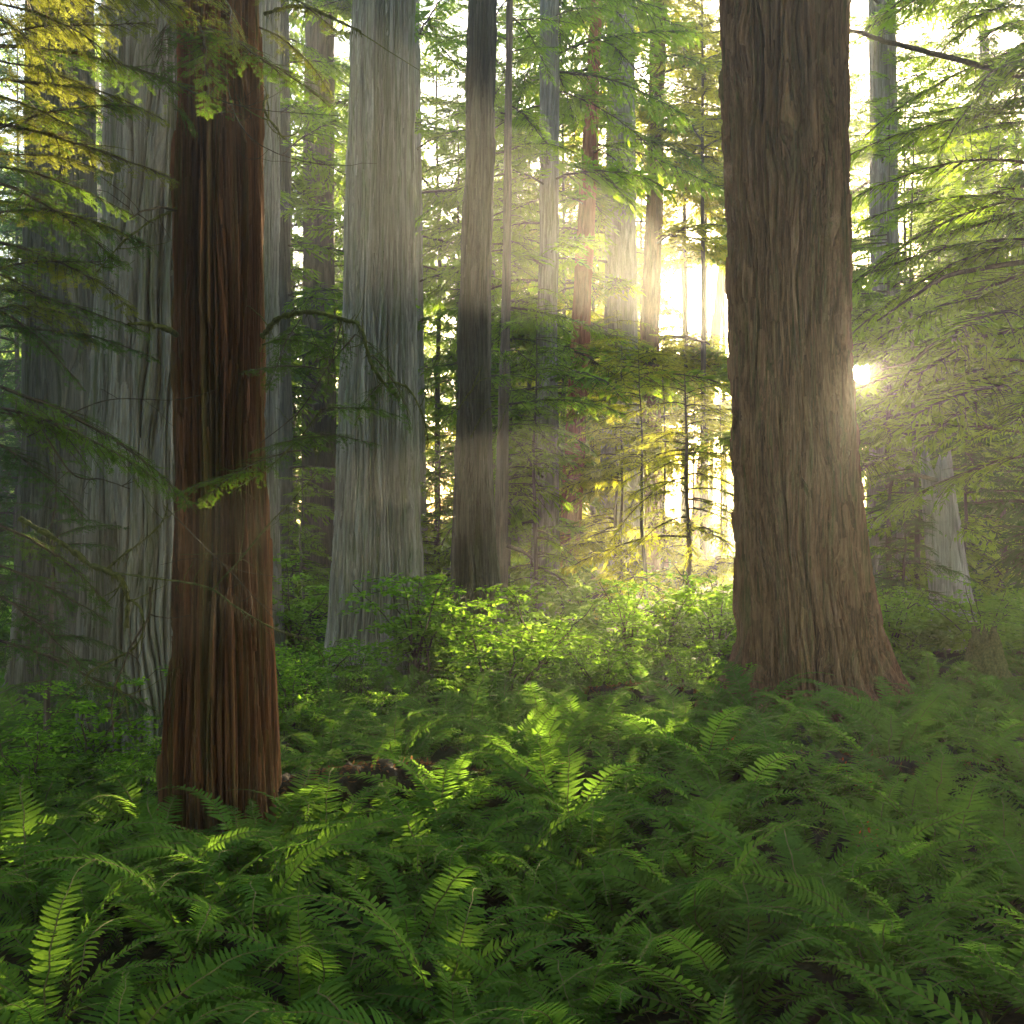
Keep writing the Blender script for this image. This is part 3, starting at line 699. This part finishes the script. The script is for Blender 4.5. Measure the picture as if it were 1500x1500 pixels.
def mossy(key, pts, r0, r1, mat='moss', tufts=30, seed=0, name='mossy_branch', label=None, twigs=4):
    t, base, *_ = TREES[key]
    rng = np.random.default_rng(700 + seed)
    P = spline([pt(*p) for p in pts], 10) - base
    n = len(P); g = Geo()
    P = P + np.cumsum(rng.normal(0, 1, (n, 3)), 0) * r0 * .22 * np.sin(np.linspace(0, PI, n))[:, None]
    rr = np.linspace(r0, r1, n) * (1 + .25 * rng.normal(0, 1, n).clip(-1.5, 1.5) * (mat == 'moss'))
    tube(g, P, np.maximum(rr, .002), 8)
    for k in range(twigs):                       # bare side twigs
        i = int(rng.integers(2, n - 2)); d = norm(P[i + 1] - P[i - 1] + rng.normal(0, .12, 3))
        ln = rng.uniform(.1, .45); u = np.linspace(0, 1, 7)[:, None]
        bend = rng.normal(0, .35, 3)
        tube(g, P[i] + d * ln * u + bend * ln * u ** 2 + rng.normal(0, .006, (7, 3)) * u, np.linspace(min(r1, .006), .0015, 7), 4)
    if tufts:
        i = rng.integers(0, n, tufts * 6); k = len(i)
        o = P[i] + rng.normal(0, 1, (k, 3)) * rr[i][:, None] * .5
        d = norm(np.stack([rng.normal(0, .25, k), rng.normal(0, .25, k), -np.ones(k)], -1))
        s_ = norm(rng.normal(0, 1, (k, 3)))
        diamonds(g, o, d, s_, rng.gamma(2.0, .018, k), np.full(k, .003))
    o = obj(name, g.mesh(name, [M[mat]], True), t)
    if label: o['label'] = label
    return o
mossy('T1', [(385, 492, 7.7), (410, 466, 7.5), (450, 457, 7.4), (505, 470, 7.3), (530, 490, 7.2), (550, 540, 7.2), (585, 585, 7.2)], .020, .009, seed=1, tufts=60, twigs=12, label='arching branch wrapped in moss')
mossy('T1', [(585, 585, 7.2), (572, 560, 7.2), (600, 568, 7.2), (620, 610, 7.1), (628, 650, 7.1)], .010, .004, seed=2, tufts=30)
mossy('T1', [(258, 490, 7.6), (240, 480, 7.4), (215, 474, 7.2), (188, 474, 7.1)], .022, .010, seed=3, tufts=14)
mossy('T1', [(258, 305, 7.6), (215, 330, 7.3), (170, 365, 7.1), (140, 400, 7.0)], .012, .004, seed=4, tufts=20)
mossy('T1', [(258, 308, 7.6), (225, 305, 7.3), (190, 320, 7.1)], .010, .005, 'wood', 0, seed=5)
mossy('T1', [(388, 20, 7.7), (430, 8, 7.5), (475, 22, 7.4), (528, 46, 7.3)], .014, .010, seed=6, tufts=60, label='short broken branch fringed with pale lichen')
mossy('T1', [(392, 140, 7.7), (385, 160, 7.4), (400, 185, 7.3), (416, 203, 7.2)], .012, .006, seed=7, tufts=10)
mossy('T1', [(330, 110, 7.4), (345, 170, 7.2), (370, 205, 7.1), (420, 230, 7.1), (480, 242, 7.1)], .005, .002, 'wood', 0, seed=8, twigs=9)
mossy('T1', [(320, 120, 7.4), (310, 140, 7.2), (340, 150, 7.1), (390, 160, 7.1), (500, 170, 7.1)], .005, .002, 'wood', 0, seed=9, twigs=9)
mossy('T1', [(470, 600, 7.4), (440, 640, 7.3), (400, 680, 7.1), (340, 720, 6.9)], .008, .003, seed=10, tufts=20)
mossy('T1', [(520, 490, 7.3), (480, 540, 7.3), (440, 600, 7.2), (380, 650, 7.0)], .006, .003, 'wood', 0, seed=11, twigs=8)
mossy('TL', [(30, 760, 7.2), (80, 788, 7.0), (130, 820, 6.9), (168, 842, 6.8), (184, 868, 6.8), (186, 920, 6.8)], .020, .016, seed=12, tufts=60, label='low drooping branch thick with moss')
mossy('TL', [(155, 835, 6.9), (185, 810, 6.8), (215, 785, 6.7), (240, 755, 6.7), (246, 738, 6.6)], .009, .003, seed=13, tufts=20)
mossy('TL', [(160, 838, 6.9), (230, 848, 6.7), (305, 862, 6.6), (345, 890, 6.6), (400, 922, 6.5), (450, 938, 6.5), (476, 965, 6.5)], .008, .003, seed=14, tufts=26, twigs=8)
mossy('TL', [(310, 865, 6.6), (350, 820, 6.5), (395, 765, 6.5), (430, 730, 6.5), (466, 690, 6.5)], .006, .002, seed=15, tufts=12, twigs=7)
mossy('TL', [(186, 918, 6.8), (190, 880, 6.8), (210, 905, 6.7), (200, 950, 6.7), (135, 985, 6.7), (140, 1003, 6.7), (180, 1015, 6.7), (190, 1060, 6.7)], .009, .005, seed=16, tufts=24)
mossy('TL', [(220, 860, 6.7), (218, 900, 6.7), (190, 950, 6.7), (165, 1020, 6.7), (166, 1080, 6.7)], .008, .005, 'wood', 0, seed=17)
mossy('TL', [(40, 590, 7.2), (100, 690, 6.9), (150, 705, 6.8), (190, 716, 6.7)], .007, .003, 'wood', 0, seed=18, twigs=5)
mossy('TL', [(40, 640, 7.2), (150, 588, 6.9), (260, 585, 6.8), (320, 570, 6.7)], .005, .002, 'wood', 0, seed=19, twigs=5)
mossy('TL', [(240, 740, 6.7), (300, 800, 6.6), (350, 850, 6.5), (400, 905, 6.5)], .004, .0015, 'wood', 0, seed=20, twigs=8)
# bare sunlit twigs on the central dark redwood and branches on others
for s_, (a, b, c_) in enumerate([((690, 575, 17.3), (700, 548, 16.9), (706, 535, 16.7)), ((728, 640, 17.2), (742, 600, 16.8), (752, 560, 16.6)), ((670, 600, 17.2), (700, 560, 16.8), (724, 552, 16.6)), ((690, 640, 17.2), (712, 600, 16.8), (745, 590, 16.6))]):
    mossy('T4', [a, b, c_], .014, .004, 'moss', 6, seed=30 + s_, twigs=6, name='bare_branch')
mossy('T9', [(965, 495, 40), (1000, 498, 39), (1040, 505, 38.5)], .10, .03, 'wood', 0, seed=40, twigs=3, name='branch')
mossy('T11', [(1012, 905, 19.7), (1040, 905, 19.4), (1065, 912, 19.2), (1082, 925, 19.1)], .02, .01, seed=41, tufts=60, label='low twig hung with glowing moss')
mossy('T11', [(1009, 810, 19.7), (1001, 840, 19.5), (1003, 870, 19.5), (990, 905, 19.5)], .015, .006, seed=42, tufts=30)
mossy('T4b', [(742, 800, 22), (760, 805, 21.5), (770, 815, 21.3), (780, 830, 21.2)], .05, .02, 'wood', 0, seed=43, name='branch')
mossy('T13', [(1380, 705, 21), (1340, 700, 20), (1310, 710, 19.8), (1303, 740, 19.7), (1295, 765, 19.6)], .05, .02, 'wood', 0, seed=44, name='branch', twigs=6)
mossy('TR', [(1532, 480, 17), (1380, 500, 16.5), (1330, 530, 16.2), (1290, 540, 16)], .05, .012, 'wood', 0, seed=45, name='branch', twigs=6)
mossy('TR', [(1532, 380, 17), (1400, 400, 16.5), (1340, 430, 16.2), (1285, 470, 16)], .05, .012, 'wood', 0, seed=46, name='branch', twigs=6)
mossy('TR', [(1532, 120, 17), (1330, 70, 16), (1260, 50, 15), (1225, 30, 14)], .05, .02, 'wood', 0, seed=47, name='branch', twigs=6)

# loose bark slabs on the massive redwood
t5, b5, ax5, rad5 = TREES['T5']
rng = np.random.default_rng(8)
for (xa, ya, xb, yb, wd) in [(1142, 690, 1192, 780, .06), (1188, 790, 1206, 880, .06), (1098, 420, 1092, 620, .05), (1252, 880, 1244, 985, .12)]:
    P = []
    for f in np.linspace(0, 1, 9):
        p_ = pt(xa + (xb - xa) * f, ya + (yb - ya) * f, 13.9); h = p_[2]; c_ = ax5(h) + b5; r_ = rad5(h)
        dx = np.clip(p_[0] - c_[0], -r_ * .97, r_ * .97)
        P.append([c_[0] + dx - b5[0], -math.sqrt(r_ * r_ - dx * dx) * 1.0 - .01 - .03 * math.sin(PI * f), h])
    g = Geo(); tube(g, np.array(P), wd * np.sin(np.linspace(.15, 3.0, 9)) ** .5 * .8 + rng.normal(0, .006, 9), 7)
    obj('bark_slab', g.mesh('bark_slab', [M['bark_brown']], False), t5)

# ------------------------------------------------------------------ ferns
def frond(rng, Lf, ph0, ph1, npair, Lp, wp, lod=0):
    """a sword fern frond starting at the origin, arching in the XZ plane"""
    st, lv = Geo(), Geo()
    n = 16; t = np.linspace(0, 1, n)
    ph = ph0 + (ph1 - ph0) * t ** 1.25
    step = Lf / (n - 1)
    P = np.zeros((n, 3))
    P[1:, 0] = np.cumsum(np.cos(ph[1:]) * step); P[1:, 2] = np.cumsum(np.sin(ph[1:]) * step)
    P[:, 1] = np.cumsum(rng.normal(0, .01, n)) * Lf
    tube(st, P, .0042 * (1 - .8 * t) + .0006, 4)
    s = np.linspace(.13, .995, npair) + rng.normal(0, .003, npair)
    s = np.clip(s, .1, 1)
    o = np.stack([np.interp(s, t, P[:, k]) for k in range(3)], -1)
    T = norm(np.gradient(P, axis=0)); tx = norm(np.stack([np.interp(s, t, T[:, k]) for k in range(3)], -1))
    b = norm(np.cross(np.array([0, 0, 1.]), tx) * np.array([1, 1, 0]) + np.array([0, 1e-3, 0]))
    b = np.where((b[:, 1] < 0)[:, None], -b, b)
    nn = norm(np.cross(tx, b))
    prof = np.clip(smooth(0, .28, s - .08) * .45 + .55, 0, 1) * np.clip((1.0 - s) * 2.1, 0.04, 1) ** .75
    curl = rng.normal(0, .12)
    for sg in (1., -1.):
        fa = np.radians(rng.normal(14, 4, npair)) + .5 * s ** 3
        d = norm(np.cos(fa)[:, None] * b * sg + np.sin(fa)[:, None] * tx + nn * rng.normal(.12 + sg * curl * .6, .09, npair)[:, None])
        ln = Lp * prof * rng.uniform(.9, 1.08, npair)
        w_ = norm(tx - d * np.sum(tx * d, -1, keepdims=True))
        hw = (wp * (.45 + .55 * prof))[:, None]
        p0 = o; p1 = o + d * (ln * .30)[:, None]; p2 = o + d * (ln * .72)[:, None] - nn * (ln * .05)[:, None]; p3 = o + d * ln[:, None] - nn * (ln * .16)[:, None]
        p3 = p3 + w_ * (ln * .05)[:, None]
        if lod == 0:
            V = np.stack([p0 - w_ * hw * .6, p0 + w_ * hw * 1.0, p1 - w_ * hw, p1 + w_ * hw, p2 - w_ * hw * .72, p2 + w_ * hw * .72, p3 - w_ * hw * .08, p3 + w_ * hw * .08], 1)
            bs = (np.arange(npair) * 8)[:, None]
            Q = np.concatenate([bs + np.array([[0, 1, 3, 2]]), bs + np.array([[2, 3, 5, 4]]), bs + np.array([[4, 5, 7, 6]])])
            lv.add(V.reshape(-1, 3), Q)
        else:
            diamonds(lv, p0, d, w_, ln, hw[:, 0] * 1.15, 0)
    g = Geo(); g.merge(lv, mat=0); g.merge(st, mat=1)
    return g

FRG = []
for i in range(12):
    rng = np.random.default_rng(800 + i)
    FRG.append(frond(rng, 1.0, rng.uniform(1.05, 1.4), rng.uniform(-.95, -.05), int(rng.integers(36, 46)), rng.uniform(.085, .11), .0092))
FRM = [g_.mesh('frond', [M['fern'], M['rachis']]) for g_ in FRG]
DEADM = frond(np.random.default_rng(850), 1.0, .7, -.9, 34, .08, .007).mesh('frond', [M['dead_fern'], M['rachis']])
LODG = [frond(np.random.default_rng(860 + i), 1.0, 1.0 + .06 * i, -.6 + .1 * i, 26, .095, .013, 1) for i in range(6)]

def fern_plan(rng, n):
    plan = []
    for k in range(n):
        az = (k + rng.uniform(-.35, .35)) * 2 * PI / n * (1 if k % 2 else 1) + rng.uniform(-.1, .1)
        tilt = rng.uniform(-.25, .35)
        plan.append((int(rng.integers(12)), az, tilt, rng.uniform(.65, 1.2), rng.normal(0, .25)))
    return plan
FMESH = []
for v in range(7):
    rng = np.random.default_rng(870 + v); g = Geo()
    for (i_, az, tilt, sc, roll) in fern_plan(rng, int(rng.integers(11, 15))):
        g.merge(FRG[i_], rotz(az) @ roty(tilt) @ rotx(roll), (0.02 * math.cos(az), .02 * math.sin(az), 0), sc)
    FMESH.append(g.mesh('sword_fern', [M['fern'], M['rachis']]))
LMESH = []
for v in range(6):
    rng = np.random.default_rng(880 + v); g = Geo()
    for (i_, az, tilt, sc, roll) in fern_plan(rng, 14):
        g.merge(LODG[i_ % 6], rotz(az) @ roty(tilt) @ rotx(roll), (0, 0, 0), sc)
    LMESH.append(g)

# fern spots, jittered grid, nearest first
rng = np.random.default_rng(5)
TR_FOOT = [(TREES[k][1][0], TREES[k][1][1], TREES[k][3](.1)) for k in TREES]
def free(x, y, m=.12):
    return all((x - a) ** 2 + (y - b) ** 2 > (r + m) ** 2 for a, b, r in TR_FOOT)
spots = []
y = 3.3
while y < 22:
    st_ = .55 + .018 * y
    hw_ = .5 * y + 1.1
    for x in np.arange(-hw_, hw_, st_):
        xx = x + rng.uniform(-.4, .4) * st_; yy = y + rng.uniform(-.4, .4) * st_
        if not free(xx, yy): continue
        pxx = 750 + 1500 * xx / yy
        # the fallen logs and the dark hollow at left stay open
        if 8.45 < yy < 9.25 and 390 < pxx < 930 and rng.random() < .45: continue
        if 8.0 < yy < 8.6 and 60 < pxx < 230 and rng.random() < .7: continue
        if 9.3 < yy < 9.9 and 1100 < pxx < 1480 and rng.random() < .1: continue
        if yy > 12.5 and rng.random() < (yy - 12.5) / 10 and not (pxx > 1300 and yy < 16): continue
        spots.append((yy, xx))
    y += st_ * .82
spots.sort()
near_n, ind_n = 72, 296
rows, rownames = {}, ['front', 'second', 'third', 'fourth', 'fifth']
for k, (yy, xx) in enumerate(spots[:near_n]): rows.setdefault(min(4, k // 15), []).append((xx, k))
ORD = ['first', 'second', 'third', 'fourth', 'fifth', 'sixth', 'seventh', 'eighth', 'ninth', 'tenth', 'eleventh', 'twelfth', 'thirteenth', 'fourteenth', 'fifteenth', 'sixteenth', 'seventeenth', 'eighteenth', 'nineteenth', 'twentieth']
ordlab = {}
for r_, lst in rows.items():
    lst.sort()
    for i_, (xx, k) in enumerate(lst):
        ordlab[k] = f'dark green arching sword fern, {ORD[i_]} from the left in the {rownames[r_]} fern row'
def fern_zone(xx, yy):
    px = 750 + 1500 * xx / yy
    if yy < 8.3:
        z_ = 'at the left, in front of the reddish redwood' if px < 480 else 'in the middle, in front of the fallen log' if px < 1000 else 'at the right, in front of the dark hollow'
    elif yy < 12.8:
        z_ = 'left of the reddish redwood' if px < 250 else 'on the sunlit bank behind the fallen log' if px < 1000 else 'at the foot of the massive right redwood'
    else:
        z_ = 'behind the reddish redwood on the left' if px < 480 else 'in the sunny middle ground between pale column and massive redwood' if px < 1080 else 'beside the base of the massive redwood at the right edge'
    return z_
rng = np.random.default_rng(6)
for k, (yy, xx) in enumerate(spots[:ind_n]):
    zb = float(ground_z(xx, yy)) - .08
    sc = float(rng.uniform(.85, 1.28))
    rz = float(rng.uniform(0, 6.28))
    tx, ty = rng.normal(0, .10, 2)
    if k < near_n:
        t = thing('sword_fern', ordlab[k], 'fern', (xx, yy, zb), rz, 'sword ferns carpeting the forest floor')
        t.rotation_euler = (tx, ty, rz)
        for (i_, az, tilt, s_, roll) in fern_plan(rng, int(rng.integers(9, 14))):
            o = obj('frond', FRM[i_], t)
            o.matrix_local = Matrix((rotz(az) @ roty(tilt) @ rotx(roll)).tolist()).to_4x4() @ Matrix.Scale(s_ * sc, 4)
        if rng.random() < .6:
            o = obj('frond', DEADM, t); o['label'] = 'withered brown frond'
            o.matrix_local = Matrix((rotz(rng.uniform(0, 6.28)) @ roty(.5)).tolist()).to_4x4() @ Matrix.Scale(.8 * sc, 4)
    else:
        t = obj('sword_fern', FMESH[int(rng.integers(7))]); t.location = (xx, yy, zb); t.rotation_euler = (tx, ty, rz); t.scale = (sc, sc, sc)
        zn = fern_zone(xx, yy)
        tag(t, 'arching green sword fern ' + zn, 'fern', 'sword ferns ' + zn)
g = Geo()
for k, (yy, xx) in enumerate(spots[ind_n:]):
    g.merge(LMESH[int(rng.integers(6))], rotz(rng.uniform(0, 6.28)) @ rotx(rng.normal(0, .1)), (xx, yy, float(ground_z(xx, yy)) - .08), rng.uniform(.75, 1.1))
tag(obj('fern_carpet', g.mesh('fern_carpet', [M['fern'], M['rachis']])), 'carpet of distant sword ferns in the middle ground', 'ferns', kind='stuff')

# ------------------------------------------------------------------ fallen logs
def log(pts, r, label, seed, branch=True):
    rng = np.random.default_rng(seed)
    P = spline(pts, 14); n = len(P); nu = 40
    c = P.mean(0); c[2] = 0
    t = thing('fallen_log', label, 'log', c)
    g = Geo(); th = np.linspace(0, 2 * PI, nu, endpoint=False); T = norm(np.gradient(P, axis=0))
    A = norm(np.cross(T, [0, 0, 1.])); B = np.cross(A, T)
    TH, U = np.meshgrid(th, np.arange(n) * .6)
    rr = r * (1 + .5 * (vnoise(TH / (2 * PI) * 9, U, 9, seed) - .5) + .12 * (vnoise(TH / (2 * PI) * 20, U * 1.2, 20, seed + 1) - .5))
    rr[0] *= .7; rr[-1] *= .6
    V = P[:, None] + rr[..., None] * (np.cos(TH)[..., None] * A[:, None] + np.sin(TH)[..., None] * B[:, None]) - c
    i, j = np.meshgrid(np.arange(n - 1), np.arange(nu), indexing='ij')
    g.add(V.reshape(-1, 3), np.stack([i * nu + j, i * nu + (j + 1) % nu, (i + 1) * nu + (j + 1) % nu, (i + 1) * nu + j], -1).reshape(-1, 4))
    jj = np.arange(nu)
    for e in (0, -1):
        g.add(np.concatenate([V[e], np.tile(V[e].mean(0), (nu, 1))]), np.stack([jj, (jj + 1) % nu, nu + (jj + 1) % nu, nu + jj], -1))
    obj('trunk', g.mesh('trunk', [M['log']], True), t)
    g = Geo(); k = 900
    i = rng.integers(0, n, k); a = rng.normal(PI / 2, .55, k)
    o = P[i] + T[i] * rng.uniform(-.05, .05, k)[:, None] + r * 1.02 * (np.cos(a)[:, None] * A[i] + np.sin(a)[:, None] * B[i]) - c
    d = norm(rng.normal(0, 1, (k, 3)) * [1, 1, .35]); s_ = norm(np.cross(d, [0, 0, 1.]))
    diamonds(g, o, d, s_, rng.uniform(.03, .09, k), rng.uniform(.006, .016, k))
    obj('leaf_litter', g.mesh('leaf_litter', [M['dead_fern']]), t)
log([(-2.05, 8.6, .06), (-1.5, 8.75, .16), (-.9, 8.9, .18), (-.2, 8.85, .10), (.5, 9.0, .14), (1.15, 9.25, .02)], .21, 'dark rotting log lying across behind the front ferns, strewn with brown leaves', 71)
log([(2.1, 9.6, .0), (3.0, 9.75, .08), (4.0, 9.6, .0), (5.3, 9.85, .1)], .2, 'dark rotting log among the ferns in front of the massive right redwood', 72)
log([(1.0, 13.2, .15), (1.6, 13.0, .24), (2.3, 12.9, .18)], .16, 'small broken log in the bright middle ground', 74)

# ------------------------------------------------------------------ shrubs
def shrub(rng, H, W, nst, leaf, per):
    wood, lv = Geo(), Geo()
    for k in range(nst):
        az = rng.uniform(0, 2 * PI); lean = rng.uniform(.1, 1.0)
        n = 9; u = np.linspace(0, 1, n)
        h = H * rng.uniform(.55, 1.0); r = W * lean * .5
        P = np.stack([math.cos(az) * r * u ** 1.6, math.sin(az) * r * u ** 1.6, h * u ** .8 - .1], -1) + np.cumsum(rng.normal(0, .018 * H, (n, 3)), 0)
        P[0] = [rng.normal(0, .05), rng.normal(0, .05), -.1]
        tube(wood, P, np.linspace(.012, .003, n) * H, 5)
        for b_ in range(7):
            i = int(rng.integers(3, n)); a2 = rng.uniform(0, 2 * PI); l_ = rng.uniform(.25, .55) * W * .55
            m = 6; v = np.linspace(0, 1, m)[:, None]
            d = np.array([math.cos(a2), math.sin(a2), rng.normal(.12, .15)])
            Q_ = P[i] + d * l_ * v - np.array([0, 0, .2 * l_]) * v ** 2
            tube(wood, Q_, np.linspace(.004, .0015, m) * H, 3)
            kk = per
            s = rng.uniform(.1, 1.05, kk); off = rng.normal(0, 1, (kk, 3)) * np.array([.16, .16, .05]) * l_
            o = P[i] + d * l_ * s[:, None] - np.array([0, 0, .2 * l_]) * (s ** 2)[:, None] + off
            ld = norm(np.stack([rng.normal(0, 1, kk), rng.normal(0, 1, kk), rng.normal(-.15, .3, kk)], -1) + d * .7)
            nn = norm(np.stack([rng.normal(0, .4, kk), rng.normal(0, .4, kk), np.ones(kk)], -1))
            diamonds(lv, o, ld, norm(np.cross(nn, ld)), leaf * rng.uniform(.6, 1.2, kk), leaf * rng.uniform(.24, .34, kk))
    return wood, lv
SH = []
for v in range(5):
    wd, lf = shrub(np.random.default_rng(950 + v), 1.0, 1.25, 9, .05, 44)
    SH.append((wd.mesh('stems', [M['wood']], True), lf.mesh('leaves', [M['bush']]), lf, wd))
def put_shrub(px, Y, H, label, v, group=None, zb=None):
    x = (px - 750) / 1500 * Y
    t = thing('shrub', label, 'shrub', (x, Y, float(ground_z(x, Y)) if zb is None else zb), float(RNG.uniform(0, 6.28)), group)
    for nm, me in (('stems', SH[v][0]), ('leaves', SH[v][1])):
        o = obj(nm, me, t); o.scale = (H, H, H)
SG = 'bright green shrubs in the middle ground'
for i_, (px, Y, H, lb) in enumerate([(735, 13.6, 1.75, 'largest bright green shrub, in the centre with bare dark stems below'),
                                     (610, 14.6, 1.9, 'tall bright green shrub reaching across the base of the big pale column'),
                                     (650, 15.5, 1.7, 'bright shrub between the pale column and the dark central redwood'),
                                     (690, 15.2, 1.5, 'leafy shrub right in front of the dark central redwood'),
                                     (800, 15.0, 1.6, 'yellow green shrub right of the dark central redwood'),
                                     (860, 16.5, 1.0, 'glowing shrub in front of the rust red trunk base'),
                                     (920, 17.5, 1.6, 'shrub between the rust red trunk and the thin sapling'),
                                     (975, 16.2, 1.4, 'shrub just left of the thin sapling'),
                                     (1045, 16.8, 1.8, 'shrub between the thin sapling and the massive redwood'),
                                     (1060, 18.5, 2.2, 'tall shrub close behind the left side of the massive redwood'),
                                     (455, 13.0, 1.3, 'shrub at the left foot of the big pale column'),
                                     (520, 13.6, .9, 'low shrub at the front foot of the big pale column'),
                                     (430, 11.2, 1.0, 'yellowish shrub just right of the reddish trunk'),
                                     (425, 17.5, 2.0, 'tall shrub seen between reddish trunk and pale column'),
                                     (560, 12.3, .8, 'low yellow green shrub below the big pale column'),
                                     (880, 14.0, 1.1, 'shrub at the back of the sunny fern bank'),
                                     (1300, 16.5, 1.6, 'dark shrub right behind the massive redwood base'),
                                     (1340, 17.0, 1.2, 'dark shrub in front of the weathered grey stump'),
                                     (1440, 16.5, 1.5, 'dark shrub at the right edge behind the mossy stump'),
                                     (130, 9.4, 1.2, 'dark shrub at the foot of the wide grey redwood'),
                                     (200, 9.0, .8, 'small shrub between the grey and the reddish redwood'),
                                     (1010, 13.0, .9, 'low shrub left of the massive redwood base'),
                                     (60, 8.4, 1.0, 'dark shrub at the left edge beside the slim hemlock')]):
    put_shrub(px, Y, H, lb, i_ % 5, SG)
# thicket behind: one mass
g = Geo(); rng = np.random.default_rng(99)
cl = []
for v in range(4):
    wd, lf = shrub(np.random.default_rng(970 + v), 1.0, 1.3, 6, .12, 14); cl.append(lf)
for k in range(620):
    Y = 17 + 100 * rng.random() ** 1.7; px = rng.uniform(-60, 1560); x = (px - 750) / 1500 * Y
    if not free(x, Y, .3): continue
    H = rng.uniform(.7, 1.3) * (1 + max(0, Y - 30) * .014)
    if lane(np.array([x, Y, H * .8]), H): continue
    g.merge(cl[int(rng.integers(4))], rotz(rng.uniform(0, 6.28)), (x, Y, float(ground_z(x, Y))), H)
tag(obj('undergrowth', g.mesh('undergrowth', [M['bush']])), 'green undergrowth covering the forest floor between the far trunks', 'undergrowth', kind='stuff')
# red leaved sprigs in the ferns
for (px, Y, lb) in [(1055, 9.9, 'small sprig of red leaves among the ferns below the massive redwood'), (1265, 9.4, 'red leaved sprig near the dark hollow at right'), (1240, 7.2, 'brownish red dead sprig among the front ferns at right')]:
    rng = np.random.default_rng(int(px)); g = Geo(); x = (px - 750) / 1500 * Y
    for k in range(5):
        a = rng.uniform(0, 6.28); u = np.linspace(0, 1, 6)[:, None]
        P = np.array([math.cos(a) * .18, math.sin(a) * .14, .42]) * u + rng.normal(0, .012, (6, 3))
        tube(g, P, .003, 4, 1)
        i = rng.integers(2, 6, 26); d = norm(rng.normal(0, 1, (26, 3))); diamonds(g, P[i] + rng.normal(0, .03, (26, 3)), d, norm(np.cross(d, [0, 0, 1.])), rng.uniform(.03, .05, 26), np.full(26, .009))
    o = obj('red_sprig', g.mesh('red_sprig', [M['red_leaf'], M['wood']])); o.location = (x, Y, float(ground_z(x, Y)) - .05); tag(o, lb, 'plant')

# ------------------------------------------------------------------ haze
X0, X1, Y0, Y1, Z0, Z1 = -175, 175, -62, FARY + 18, -1.6, 38
V = np.array([[x, y, z] for x in (X0, X1) for y in (Y0, Y1) for z in (Z0, Z1)], float)
Q = [[0, 1, 3, 2], [4, 6, 7, 5], [0, 4, 5, 1], [2, 3, 7, 6], [0, 2, 6, 4], [1, 5, 7, 3]]
g = Geo(); g.add(V, Q)
m, nt, out = new_mat('haze_air'); pv = node(nt, 'ShaderNodeVolumePrincipled')
pv.inputs['Color'].default_value = (.93, .93, .90, 1); pv.inputs['Density'].default_value = .0021; pv.inputs['Anisotropy'].default_value = .62
nt.links.new(pv.outputs[0], out.inputs['Volume'])
tag(obj('haze', g.mesh('haze', [m])), kind='stuff')

# ------------------------------------------------------------------ render settings
S.view_settings.view_transform = 'Standard'; S.view_settings.look = 'None'
S.view_settings.exposure = 3.9; S.view_settings.gamma = 1.0
c = S.cycles
c.use_denoising = True
try: c.denoiser = 'OPENIMAGEDENOISE'
except Exception: pass
c.max_bounces = 6; c.diffuse_bounces = 4; c.glossy_bounces = 1; c.transmission_bounces = 3; c.volume_bounces = 0; c.transparent_max_bounces = 4
c.caustics_reflective = False; c.caustics_refractive = False
c.sample_clamp_indirect = 6.0
